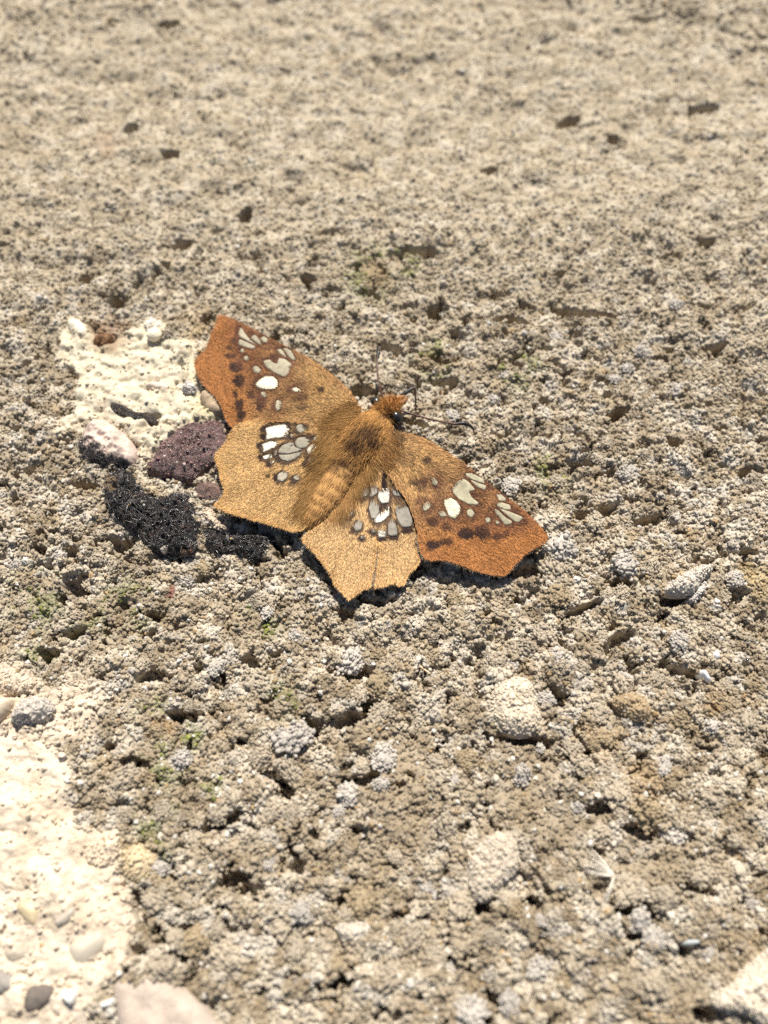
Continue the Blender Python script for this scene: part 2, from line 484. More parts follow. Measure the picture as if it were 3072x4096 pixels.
mixc(.8 * m_brown, T(.29, .23, .155))
mixc(.55 * sstep(1900, 700, PY) * near, T(.385, .325, .235))
moss_m = np.zeros(X.shape)
for gx_, gy_, gr in [(1480, 1100, 170), (1730, 1440, 130), (2080, 1480, 130), (500, 2430, 180), (140, 2400, 190), (330, 2480, 120), (650, 3050, 160), (620, 2850, 130), (640, 3300, 170), (600, 3450, 130), (1130, 2800, 120), (150, 2640, 110), (1050, 2480, 120), (760, 2950, 90), (830, 3150, 90), (1620, 1050, 90), (2200, 1900, 120)]:
    moss_m = np.maximum(moss_m, sstep(1, .25, np.hypot(PX - gx_, PY - gy_) / gr) * near)
moss_m *= sstep(-.05, .35, n2 + .5 * n3 + .1) * (1 - m_cream) * (1 - m_mid)
mixc(.7 * moss_m, T(.16, .16, .055))
mixc(.95 * m_cream, T(.66, .555, .43))
mixc(.8 * m_cream * sstep(.05, .5, n2 + .5 * n1), T(.54, .43, .31))
mixc(.7 * m_cream * sstep(3500, 3900, PY + 120 * n2) * sstep(-.1, .4, n1 + n2), T(.46, .38, .29))
mixc(.9 * m_mid, T(.62, .55, .415))
mixc(.8 * m_mid * sstep(.05, .45, n2), T(.46, .375, .27))
mixc(.6 * m_mid * sstep(.2, .5, n1 + .5 * n3 + .3) * sstep(700, 900, PX), T(.52, .47, .24))
for (bx, by, br, cc) in [(2560, 3150, 150, (.36, .26, .15)), (430, 1340, 110, (.25, .15, .08)), (1500, 2740, 60, (.38, .25, .11)), (2870, 2800, 70, (.36, .24, .12)), (2400, 2980, 90, (.40, .28, .15)), (3000, 2330, 90, (.40, .29, .13)), (640, 2920, 60, (.36, .24, .12)), (1500, 1090, 100, (.27, .20, .11)), (800, 1300, 90, (.36, .27, .16)), (1720, 1450, 70, (.26, .19, .10)), (540, 3420, 80, (.52, .40, .22)), (60, 560, 120, (.30, .24, .16)), (430, 580, 70, (.34, .25, .17))]:
    mixc(.75 * sstep(1.1, .2, np.hypot(PX - bx, PY - by) / br + .4 * n2) * near, cc)

NX, NY = len(xs), len(ys)
idx = np.arange(NX * NY).reshape(NY, NX)
quads = np.stack([idx[:-1, :-1], idx[:-1, 1:], idx[1:, 1:], idx[1:, :-1]], -1).reshape(-1, 4)
gme = mesh_np('ground', np.stack([X, Y, HGT], -1).reshape(-1, 3), quads, col.reshape(-1, 3))
ground = tag(link('ground', gme, M_ground), 'rough crumbly tan concrete ground with pits and pale mortar patches', 'ground', kind='structure')


def sample(arr, x, y):
    x = np.asarray(x, float); y = np.asarray(y, float)
    i = np.clip(np.searchsorted(xs, x) - 1, 0, NX - 2); j = np.clip(np.searchsorted(ys, y) - 1, 0, NY - 2)
    fx = np.clip((x - xs[i]) / (xs[i + 1] - xs[i]), 0, 1); fy = np.clip((y - ys[j]) / (ys[j + 1] - ys[j]), 0, 1)
    if arr.ndim == 3: fx, fy = fx[..., None], fy[..., None]
    return (arr[j, i] * (1 - fx) + arr[j, i + 1] * fx) * (1 - fy) + (arr[j + 1, i] * (1 - fx) + arr[j + 1, i + 1] * fx) * fy


BASE = .9 * big + .55 * midn + .25 * m_mid + .35 * m_cream        # ground level without its crumbs


# ------------------------------------------------------------------ sand grains over the concrete (instanced, nobody could count them)
def grain_cloud(name, xyz, scale, colr, material, parent=None):
    n = len(xyz)
    me = bpy.data.meshes.new(name)
    me.vertices.add(n)
    me.vertices.foreach_set('co', (np.asarray(xyz) * MM).astype(np.float32).ravel())
    a = me.attributes.new('gscale', 'FLOAT_VECTOR', 'POINT'); a.data.foreach_set('vector', (scale * MM).astype(np.float32).ravel())
    a = me.attributes.new('grot', 'FLOAT_VECTOR', 'POINT'); a.data.foreach_set('vector', rng.uniform(0, 6.283, (n, 3)).astype(np.float32).ravel())
    a = me.attributes.new('gpick', 'INT', 'POINT'); a.data.foreach_set('value', rng.integers(0, 6, n).astype(np.int32))
    c = np.ones((n, 4), np.float32); c[:, :3] = np.clip(colr, 0, 1)
    a = me.attributes.new('gcol', 'FLOAT_COLOR', 'POINT'); a.data.foreach_set('color', c.ravel())
    me.materials.append(material)
    o = bpy.data.objects.new(name, me); COL.objects.link(o)
    if parent is not None: o.parent = parent
    t = bpy.data.node_groups.new(name + '_nodes', 'GeometryNodeTree')
    t.interface.new_socket('Geometry', in_out='INPUT', socket_type='NodeSocketGeometry')
    t.interface.new_socket('Geometry', in_out='OUTPUT', socket_type='NodeSocketGeometry')
    N = t.nodes; Lk = t.links.new
    gi, go = N.new('NodeGroupInput'), N.new('NodeGroupOutput')
    join = N.new('GeometryNodeJoinGeometry')
    for k in range(6):
        ico = N.new('GeometryNodeMeshIcoSphere'); ico.inputs['Radius'].default_value = 1; ico.inputs['Subdivisions'].default_value = 3
        pos = N.new('GeometryNodeInputPosition')
        nz = N.new('ShaderNodeTexNoise'); nz.noise_dimensions = '4D'; nz.inputs['W'].default_value = k * 3.7; nz.inputs['Scale'].default_value = 1.5 + .2 * k; nz.inputs['Detail'].default_value = 4
        sub = N.new('ShaderNodeMath'); sub.operation = 'MULTIPLY_ADD'; sub.inputs[1].default_value = 2.9; sub.inputs[2].default_value = -.45
        Lk(nz.outputs['Fac'], sub.inputs[0])
        sc_ = N.new('ShaderNodeVectorMath'); sc_.operation = 'SCALE'
        Lk(pos.outputs[0], sc_.inputs[0]); Lk(sub.outputs[0], sc_.inputs['Scale'])
        sp = N.new('GeometryNodeSetPosition'); Lk(ico.outputs['Mesh'], sp.inputs['Geometry']); Lk(sc_.outputs[0], sp.inputs['Position'])
        sm = N.new('GeometryNodeSetShadeSmooth'); Lk(sp.outputs[0], sm.inputs['Geometry'])
        ma = N.new('GeometryNodeSetMaterial'); ma.inputs['Material'].default_value = material; Lk(sm.outputs[0], ma.inputs['Geometry'])
        g2 = N.new('GeometryNodeGeometryToInstance'); Lk(ma.outputs[0], g2.inputs[0]); Lk(g2.outputs[0], join.inputs[0])
    def named(nm, typ):
        a_ = N.new('GeometryNodeInputNamedAttribute'); a_.data_type = typ; a_.inputs['Name'].default_value = nm
        return [s for s in a_.outputs if s.enabled and s.name == 'Attribute'][0]
    ip = N.new('GeometryNodeInstanceOnPoints'); ip.inputs['Pick Instance'].default_value = True
    Lk(gi.outputs[0], ip.inputs['Points']); Lk(join.outputs[0], ip.inputs['Instance'])
    Lk(named('gpick', 'INT'), ip.inputs['Instance Index']); Lk(named('gscale', 'FLOAT_VECTOR'), ip.inputs['Scale']); Lk(named('grot', 'FLOAT_VECTOR'), ip.inputs['Rotation'])
    Lk(ip.outputs[0], go.inputs[0])
    md = o.modifiers.new('scatter', 'NODES'); md.node_group = t
    o['kind'] = 'stuff'
    return o


def scatter(n, dens=None):
    """random points where the photograph looks"""
    px_ = rng.uniform(-450, 3522, n); py_ = rng.uniform(-350, 4400, n)
    q = P(px_, py_)
    return q[:, 0], q[:, 1], px_, py_


EXTRA = []                      # grains stuck on the lumps: positions and colours

# algae and moss cushions in the damp hollows
mx0, my0, mpx, mpy = scatter(34000)
mk = sample(moss_m, mx0, my0) > .25 + .5 * rng.random(len(mx0))
mx0, my0 = mx0[mk], my0[mk]
mr_ = .07 + .10 * rng.random(len(mx0))
mcol = T(.17, .19, .05) * rng.uniform(.6, 1.5, (len(mx0), 1)) + T(.05, .03, .0) * rng.random((len(mx0), 1))
tag(grain_cloud('moss', np.stack([mx0, my0, sample(HGT, mx0, my0) + .4 * mr_], 1), mr_[:, None] * rng.uniform(.7, 1.4, (len(mr_), 3)), mcol, M_grain),
    'sparse olive green moss and algae in pits of the concrete', 'moss', kind='stuff')


# ------------------------------------------------------------------ lumps and stones
def ico_mesh(name, sub, seed, amp=.35, freq=1.2, flat=.75, knob=.25):
    import bmesh
    bm = bmesh.new()
    bmesh.ops.create_icosphere(bm, subdivisions=sub, radius=1)
    co = np.array([v.co[:] for v in bm.verts]); f = np.array([[v.index for v in p.verts] for p in bm.faces]); bm.free()
    r = 1 + amp * (fbm(co[:, 0] * freq + seed * 3.1 + co[:, 2], co[:, 1] * freq + 2.2 * co[:, 2], 3, seed))
    kn, _ = vdome(co[:, 0] * 3.2 + co[:, 2] * 1.7 + seed, co[:, 1] * 3.2 - co[:, 2] * 1.9, seed + 5)
    r = r + knob * (kn - .4)
    co = co * r[:, None]; co[:, 2] *= flat
    return mesh_np(name, co, f)


def cluster_mesh(seed, n=230):
    """a crumb of concrete: small grains cemented over an uneven core"""
    import bmesh
    def ico(sub):
        bm = bmesh.new(); bmesh.ops.create_icosphere(bm, subdivisions=sub, radius=1)
        c = np.array([v.co[:] for v in bm.verts]); f = np.array([[v.index for v in p.verts] for p in bm.faces]); bm.free()
        return c, f
    r = np.random.default_rng(seed)
    c, f = ico(3)
    def shape(u):
        k = 1 + .55 * fbm(u[:, 0] * 1.2 + seed * 3.1 + u[:, 2], u[:, 1] * 1.2 + 1.7 * u[:, 2], 3, seed)
        return u * k[:, None] * np.array([1, 1, .8])
    co, fa = [shape(c) * .86], [f]
    base = len(c)
    c1, f1 = ico(1)
    d = r.normal(size=(n, 3)); d[:, 2] = np.abs(d[:, 2]) - .25 * r.random(n); d /= np.linalg.norm(d, axis=1, keepdims=True)
    pos = shape(d) * r.uniform(.78, 1.02, (n, 1))
    for p in pos:
        rr = .07 + .13 * r.random() ** 2
        co.append(c1 * rr * r.uniform(.75, 1.25, 3) * (1 + .16 * r.normal(size=(len(c1), 1))) + p); fa.append(f1 + base); base += len(c1)
    return mesh_np('crumb', np.concatenate(co), np.concatenate(fa))


crumb_meshes = [cluster_mesh(s_) for s_ in range(1, 9)]
for m_ in crumb_meshes: m_.materials.append(M_crumb)


def crumb(px_, py_, r, k, mats=None, sink=-.05, name='crumb'):
    q = P(px_, py_)
    o = bpy.data.objects.new(name, crumb_meshes[k % 8]); COL.objects.link(o)
    o.parent = ground
    z = float(sample(BASE, q[0], q[1])) * .5 + float(sample(HGT, q[0], q[1])) * .5
    o.location = (q[0] * MM, q[1] * MM, (z + r * sink) * MM)
    a = rng.uniform(0, 6.28)
    o.rotation_euler = (rng.uniform(-.35, .35), rng.uniform(-.35, .35), a)
    o.scale = (r * rng.uniform(.85, 1.3), r * rng.uniform(.75, 1.05), r * rng.uniform(.7, 1.0))
    if mats is not None:
        o.material_slots[0].link = 'OBJECT'; o.material_slots[0].material = mats
    return o


M_crumb_pale = mat('pale_crumb', color=(.48, .435, .38), rough=.9, spec=.25, noise=[(1.5, .85, 1.12), (12, .85, 1.12)], bump=[(10, .08, .8)], objrand=.1)
M_crumb_brown = mat('brown_crumb', color=(.32, .25, .16), rough=.92, spec=.2, noise=[(1.5, .85, 1.15), (12, .82, 1.18)], bump=[(9, .08, .8)], objrand=.15)
# crumbs traced from the photograph: x, y, radius in photo pixels, kind
traced = [(*F((x, y))[0], r * .676, k) for x, y, r, k in [(250, 510, 85, 1), (790, 635, 70, 1), (660, 700, 45, 0), (580, 860, 58, 1), (1165, 1050, 60, 0), (970, 1690, 62, 0), (1180, 1890, 42, 1), (1310, 2120, 70, 1), (770, 800, 42, 1), (1110, 660, 48, 0), (1280, 650, 55, 2), (470, 480, 75, 0), (130, 960, 60, 0), (780, 360, 55, 0), (760, 210, 70, 2), (530, 960, 35, 1), (300, 1540, 50, 1), (660, 1490, 75, 2), (580, 1560, 38, 0), (420, 1770, 55, 0), (820, 1920, 75, 0), (1100, 1820, 45, 0), (860, 1650, 45, 0), (1060, 1730, 26, 0), (90, 1420, 85, 0), (270, 1770, 60, 0), (1250, 1500, 75, 0), (370, 870, 55, 0), (250, 720, 70, 0), (580, 1190, 35, 0), (850, 1210, 42, 0), (550, 1310, 36, 2), (1220, 780, 38, 1), (1230, 1290, 40, 0), (60, 640, 65, 0), (240, 40, 48, 0), (600, 50, 70, 1), (900, 40, 50, 0), (50, 200, 75, 0), (640, 260, 55, 0)]]
traced += [(*G((x, y))[0], r * .676, k) for x, y, r, k in [(690, 850, 75, 0), (480, 690, 60, 0), (430, 580, 60, 0), (240, 580, 30, 1), (270, 290, 48, 1), (350, 110, 48, 0), (330, 40, 45, 1), (480, 110, 40, 0), (120, 740, 50, 1), (410, 800, 42, 0), (450, 920, 42, 1), (330, 940, 42, 0), (590, 1080, 60, 0), (560, 550, 40, 2), (600, 805, 24, 1), (700, 970, 40, 0), (860, 960, 95, 2), (950, 700, 60, 1), (1060, 1080, 75, 1), (1270, 900, 75, 0), (1170, 1330, 60, 0), (730, 1430, 70, 0), (720, 1210, 32, 0), (950, 1470, 62, 0), (590, 1700, 40, 0), (810, 1600, 55, 1), (830, 1900, 95, 0), (430, 1880, 60, 0), (210, 1890, 62, 1), (1500, 1510, 32, 1), (75, 1530, 50, 2), (1260, 460, 48, 1), (1340, 390, 45, 0), (1460, 420, 75, 0), (920, 180, 55, 0), (720, 200, 60, 0), (1300, 300, 55, 2), (620, 530, 40, 2), (1540, 540, 32, 0), (1350, 200, 40, 0), (900, 1970, 65, 0), (550, 2120, 30, 0), (1000, 1140, 32, 0), (1380, 1130, 38, 0)]]
traced += [(*E((x, y))[0], r * .676, k) for x, y, r, k in [(740, 770, 62, 0), (690, 840, 42, 0), (1080, 660, 60, 1), (850, 670, 32, 0), (870, 760, 52, 2), (940, 490, 48, 2), (730, 970, 36, 0), (1300, 80, 50, 1), (830, 80, 40, 0), (1120, 330, 42, 0), (1160, 210, 40, 0), (1310, 950, 58, 0), (1160, 1390, 32, 0), (1060, 1010, 40, 0), (1170, 1710, 78, 2), (1040, 1690, 42, 2), (930, 1490, 62, 0), (1110, 1470, 34, 0), (960, 1420, 30, 0), (1280, 1660, 40, 0), (1240, 1310, 50, 0), (1400, 880, 50, 0), (980, 960, 55, 0), (1000, 1880, 55, 0), (1350, 1800, 75, 0)]]
traced += [(*H((x, y))[0], r * .6028, k) for x, y, r, k in [(690, 1790, 52, 0), (280, 1480, 110, 1), (730, 980, 70, 1), (840, 860, 40, 0), (860, 520, 48, 0), (1430, 1690, 60, 1), (1290, 1870, 40, 1), (1290, 1980, 110, 0), (240, 1640, 110, 0), (250, 1810, 80, 2), (170, 2060, 85, 0), (870, 1620, 60, 0), (700, 1600, 75, 1), (590, 1800, 40, 0), (520, 1690, 32, 0), (30, 2150, 60, 0), (1060, 2100, 75, 1), (1460, 600, 48, 2), (1050, 440, 60, 1), (1580, 1030, 55, 0), (540, 880, 48, 0), (600, 790, 48, 0), (1070, 60, 60, 0), (1380, 1800, 45, 0), (560, 2060, 40, 0)]]
traced += [(*D((x, y))[0], r * .6028, k) for x, y, r, k in [(60, 1620, 40, 1), (200, 1290, 62, 0), (470, 1430, 40, 0), (330, 1480, 48, 0), (100, 1700, 60, 0), (300, 1640, 52, 0), (540, 1620, 40, 0), (600, 1560, 36, 0), (180, 1460, 60, 0), (60, 1500, 70, 0), (360, 1560, 40, 0), (420, 1690, 60, 0), (240, 1780, 60, 0), (100, 1210, 50, 2), (600, 1740, 40, 0), (840, 1750, 40, 0), (1060, 1770, 60, 0), (1300, 1740, 60, 0)]]
traced += [(690, 2365, 26, 3), (2040, 1390, 40, 0), (2700, 1230, 44, 1), (3010, 1300, 60, 0)]
M_crumb_red = mat('reddish_crumb', color=(.30, .16, .12), rough=.9, spec=.2, noise=[(6, .8, 1.2)], bump=[(9, .08, .8)])
kinds = [None, M_crumb_pale, M_crumb_brown, M_crumb_red]
nc = 0
fly = [LW_OUT, RW_OUT, LH_OUT, RH_OUT]
for tx_, ty_, tr_, tk in traced:
    crumb(tx_, ty_, tr_ * .025, nc, kinds[tk]); nc += 1
cx_, cy_, cpx, cpy = scatter(900)
for i in range(900):
    if nc >= 296: break
    if cpy[i] < 1150 or sample(smoothm, cx_[i], cy_[i]) > .3 or any(inpoly(p_, cpx[i], cpy[i]) for p_ in fly): continue
    if inpoly(D((180, 700), (1300, 700), (1500, 1700), (500, 1700), (180, 1200)), cpx[i], cpy[i]): continue
    crumb(cpx[i], cpy[i], rng.uniform(.45, .95), nc, kinds[int(rng.choice([0, 0, 0, 1, 2]))]); nc += 1


def lump(name, outline, hgt, edge, color, material=M_stone, amp=.15, freq=1.0, step=.16, seed=1, parent=None, rounds=1, knob=0, colf=None, base=None, wall=.8, tiltz=(0, 0), grainy=0):
    """a solid stone or lump standing in the ground: outline in photo pixels, height and shoulder width in mm"""
    ol = smooth_poly(outline, rounds)
    q = P(ol[:, 0], ol[:, 1], 0)[:, :2]
    v, f = tri_poly(q, step, seed=seed)
    d = pdist(q, v[:, 0], v[:, 1])
    u = np.clip(d / edge, 0, 1)
    prof = np.sqrt(np.clip(1 - (1 - u) ** 2, 0, 1))
    c = q.mean(0)
    b = float(sample(BASE, c[0], c[1])) if base is None else base
    z = b - .25 + (hgt + .25) * prof + (amp * fbm(v[:, 0] * freq + seed, v[:, 1] * freq, 4, seed) * 1.3) * u
    if knob:
        kd, _ = vdome(v[:, 0] * 1.1 + seed, v[:, 1] * 1.1, seed + 9)
        kd2, _ = vdome(v[:, 0] * 2.4 + seed + .6 * kd, v[:, 1] * 2.4, seed + 19)
        z = z + knob * ((kd - .4) + .5 * (kd2 - .4) + .35 * fbm(v[:, 0] * 2.6, v[:, 1] * 2.6, 3, seed + 29)) * (.3 + .7 * u)
    z = z + (v[:, 0] - c[0]) * tiltz[0] + (v[:, 1] - c[1]) * tiltz[1]
    co = np.column_stack([v, z])
    cols = np.tile(np.asarray(color, float), (len(v), 1)) if colf is None else colf(*pix(v[:, 0], v[:, 1], z), v, z)
    n = len(co)
    lo = co.copy(); lo[:, 2] = b - wall
    be = boundary(f)
    rim = [t for a, e in be for t in ((e, a, a + n), (e, a + n, e + n))]
    used = np.array(sorted({i for a, e in be for i in (a, e)}))
    FF = np.concatenate([f, np.array(rim)])
    CO = np.concatenate([co, lo]); CC = np.concatenate([cols, cols])
    keepv = np.concatenate([np.arange(n), used + n])
    remap = np.zeros(2 * n, int); remap[keepv] = np.arange(len(keepv))
    if grainy:
        rr_ = np.random.default_rng(seed + 100)
        a3 = co[f]; ar = np.linalg.norm(np.cross(a3[:, 1] - a3[:, 0], a3[:, 2] - a3[:, 0]), axis=1) / 2
        m_ = int(ar.sum() * grainy); t_ = rr_.choice(len(f), m_, p=ar / ar.sum())
        EXTRA.append(((a3[t_] * rr_.dirichlet((1, 1, 1), m_)[..., None]).sum(1), cols[f[t_, 0]] * rr_.uniform(.92, 1.08, (m_, 1))))
    me = mesh_np(name, CO[keepv] - np.array([c[0], c[1], b]), remap[FF], CC[keepv])
    o = link(name, me, material, parent, (c[0], c[1], b))
    return o, co, f, cols


def stone(ol, h, e, c, label=None, **k):
    if k.get('knob'): k.setdefault('grainy', 30)
    o = lump('stone', ol, h, e, c, parent=ground, **k)[0]
    if label: o['label'] = label
    return o


stone(E((95, 1530), (130, 1470), (190, 1462), (280, 1500), (292, 1540), (250, 1590), (210, 1642), (150, 1600)), .5, 1.6, (.53, .43, .27), 'smooth yellowish pebble set in cream mortar', material=M_pebble, amp=.05, seed=3)
stone(E((390, 1750), (470, 1690), (540, 1660), (610, 1635), (645, 1690), (630, 1760), (560, 1830), (490, 1890), (435, 1850)), .55, 1.9, (.46, .405, .32), 'smooth grey pebble set in cream mortar', material=M_pebble, amp=.08, seed=4)
stone(E((325, 1600), (400, 1530), (460, 1500), (478, 1560), (420, 1620), (350, 1650)), .45, 1.0, (.44, .38, .31), material=M_pebble, amp=.08, seed=5)
stone(E((690, 1925), (820, 1872), (960, 1892), (1060, 1970), (1160, 2040), (1240, 2120), (1340, 2260), (1420, 2500), (720, 2500), (690, 2130), (660, 2020)), 1.1, 1.4, (.46, .375, .31), 'large flat pinkish grey stone with a dark fleck', amp=.14, freq=.6, seed=6,
      colf=lambda px, py, v, z: np.array([.47, .385, .315]) * (1 + .16 * fbm(v[:, 0] / 1.7, v[:, 1] / 1.7, 4, 5))[:, None] * np.where(np.hypot((px - 556) / 26, (py - 3928) / 12) < 1, .3, 1)[:, None])
stone(E((352, 2020), (470, 1988), (478, 2060), (440, 2112), (400, 2085)), .8, .5, (.82, .79, .72), 'bright white chip beside the flat pinkish stone', amp=.1, seed=7)
stone(E((588, 2088), (640, 2050), (695, 2045), (685, 2110), (600, 2132)), .8, .5, (.78, .76, .72), amp=.1, seed=8)
stone(E((130, 2090), (180, 1965), (330, 1955), (338, 2060), (260, 2130), (160, 2165)), .6, .9, (.15, .125, .105), 'dark brownish grey stone in the cream mortar', amp=.2, seed=9)
stone(E((-120, 1900), (20, 1870), (110, 1960), (60, 2040), (-120, 2060)), .5, .9, (.28, .25, .22), amp=.2, seed=10)
stone(E((0, 1760), (120, 1740), (240, 1700), (260, 1780), (150, 1850), (30, 1860)), .3, .9, (.42, .36, .28), amp=.15, seed=12)
stone(E((66, 420), (130, 300), (230, 268), (320, 300), (338, 370), (275, 445), (180, 455), (110, 460)), 1.7, 1.6, (.52, .47, .41), 'knobbly grey crystalline lump', amp=.25, knob=.5, seed=13)
stone(E((-160, 290), (0, 285), (92, 282), (86, 340), (40, 410), (-20, 450), (-160, 440)), 1.2, 1.0, (.62, .51, .38), 'smooth cream stone with a rounded corner', amp=.06, seed=14)
stone(E((-60, 120), (60, 100), (200, 150), (215, 210), (150, 265), (30, 270), (-60, 260)), .7, .9, (.60, .50, .385), amp=.2, knob=.25, seed=15)
stone(E((500, 1160), (640, 1070), (720, 1120), (690, 1240), (620, 1290), (520, 1270)), .25, 1.0, (.62, .51, .38), amp=.2, knob=.2, seed=16)
stone(E((690, 1210), (800, 1130), (920, 1190), (940, 1270), (860, 1390), (760, 1370)), .7, 1.1, (.56, .45, .29), 'tan knobbly lump on the edge of the cream mortar', amp=.2, knob=.3, seed=17)
stone(G((-40, 200), (30, 170), (110, 155), (200, 195), (212, 320), (250, 420), (200, 510), (90, 525), (-20, 475), (-60, 340)), 1.5, 1.5, (.62, .53, .41), 'big rounded cream lump of mortar', amp=.12, knob=.22, seed=18)
stone(G((645, 300), (750, 248), (850, 285), (898, 370), (870, 435), (765, 445), (700, 385)), 1.4, 1.3, (.38, .285, .175), 'rounded brown lump', amp=.15, knob=.3, seed=19)
stone(G((1158, 130), (1210, 108), (1254, 190), (1222, 202)), .9, .5, (.86, .85, .83), 'small bright white chip', amp=.05, seed=20, step=.12)
stone(G((1240, 20), (1290, 0), (1310, 40), (1280, 75)), .7, .5, (.78, .77, .75), amp=.05, seed=21, step=.12)
stone(G((1232, 2035), (1330, 1965), (1420, 1885), (1500, 1822), (1560, 1762), (1640, 1690), (1800, 1700), (1800, 2300), (1560, 2240), (1470, 2180), (1400, 2140), (1300, 2130), (1236, 2108)), 1.7, .9, (.64, .56, .45), 'broad pale crust of mortar with ragged edge', amp=.22, knob=.34, seed=22)
stone(H((928, 1792), (1000, 1705), (1090, 1660), (1180, 1610), (1275, 1600), (1272, 1660), (1205, 1722), (1172, 1802), (1060, 1812)), 1.4, 1.0, (.58, .52, .44), 'whitish knobbly ridge above a dark pit', amp=.18, knob=.4, seed=23)
stone(H((1130, 1800), (1170, 1730), (1240, 1690), (1250, 1760), (1180, 1850), (1120, 1850)), 1.0, .7, (.62, .56, .50), amp=.12, knob=.3, seed=24)
stone(F((1290, 1180), (1420, 1080), (1560, 1080), (1600, 1300), (1480, 1400), (1420, 1490), (1330, 1500), (1280, 1380)), 1.1, 1.1, (.54, .465, .37), 'pale knobbly crust', amp=.15, knob=.35, seed=25)
stone(D((270, 190), (330, 150), (430, 150), (400, 210), (340, 240), (290, 230)), .8, .8, (.22, .12, .06), 'dark reddish brown crumb on the cream mortar edge', amp=.2, knob=.2, seed=26)
stone(D((100, 90), (150, 45), (215, 70), (262, 130), (230, 190), (150, 170)), .8, 1.1, (.72, .65, .52), amp=.2, seed=27)
stone(D((610, 100), (690, 55), (760, 90), (770, 130), (700, 150), (640, 145)), .7, .7, (.82, .77, .66), amp=.12, knob=.2, seed=28)
stone(D((620, 520), (700, 480), (800, 520), (790, 560), (690, 550)), .6, .6, (.62, .50, .40), amp=.12, seed=29)
stone(D((880, 540), (930, 500), (1000, 540), (990, 590), (910, 590)), .8, .6, (.60, .55, .50), amp=.12, knob=.3, seed=30)
stone(D((1000, 600), (1060, 560), (1150, 620), (1190, 740), (1090, 740), (1030, 690)), .8, .9, (.40, .30, .20), amp=.15, seed=31)
stone(D((1000, 1330), (1080, 1310), (1120, 1400), (1200, 1470), (1120, 1490), (1040, 1440)), .9, .8, (.52, .42, .32), amp=.15, knob=.3, seed=32)
stone(F((490, 1620), (600, 1600), (800, 1590), (760, 1720), (560, 1740)), .6, .8, (.54, .48, .40), amp=.15, knob=.4, seed=33)
stone(G((1180, 1700), (1080, 1690), (1050, 1740), (1100, 1760), (1190, 1740)), .7, .6, (.42, .44, .44), amp=.1, seed=34)

# the round bead on the mortar
bead_me = ico_mesh('round_bead', 4, 3, amp=.08, freq=1, flat=.85, knob=0)
q = P(*D((702, 190))[0])
bz = float(sample(BASE, q[0], q[1]))
M_bead = mat('bead', color=(.76, .68, .52), rough=.5, spec=.4, noise=[(1, .92, 1.06)], bump=[(5, .05, .4)])
bead = link('round_bead', bead_me, M_bead, None, (q[0], q[1], bz + .45))
bead.scale = (.85, .8, .85)
tag(bead, 'round cream bead stuck on the mortar above the droppings', 'bead')


# ------------------------------------------------------------------ hair / blade builder
def strands(roots, dirs, lengths, widths, cols, droop=None, seg=3, up=None):
    """tapering three-sided hairs; droop (n,3) is added along the square of the length"""
    n = len(roots)
    d = dirs / np.linalg.norm(dirs, axis=1, keepdims=True)
    ref = np.tile([0., 0, 1], (n, 1)); ref[np.abs(d[:, 2]) > .95] = [1, 0, 0]
    s1 = np.cross(d, ref); s1 /= np.linalg.norm(s1, axis=1, keepdims=True)
    s2 = np.cross(d, s1)
    co, fc = [], []
    ring = [(math.cos(a), math.sin(a)) for a in (0, 2.094, 4.189)]
    for k in range(seg + 1):
        t = k / seg
        c = roots + d * (lengths * t)[:, None]
        if droop is not None: c = c + droop * (t * t) * lengths[:, None]
        wd = widths * (1 - .85 * t)
        for a, b in ring:
            co.append(c + (s1 * a + s2 * b) * (wd / 2)[:, None])
    co = np.stack(co, 1)                                    # n, (seg+1)*3, 3
    m = (seg + 1) * 3
    loc = []
    for k in range(seg):
        for j in range(3):
            a, b = k * 3 + j, k * 3 + (j + 1) % 3
            loc.append((a, b, b + 3, a + 3))
    fc = (np.arange(n)[:, None, None] * m + np.array(loc)[None]).reshape(-1, 4)
    cc = np.repeat(cols, m, 0)
    return co.reshape(-1, 3), fc, cc


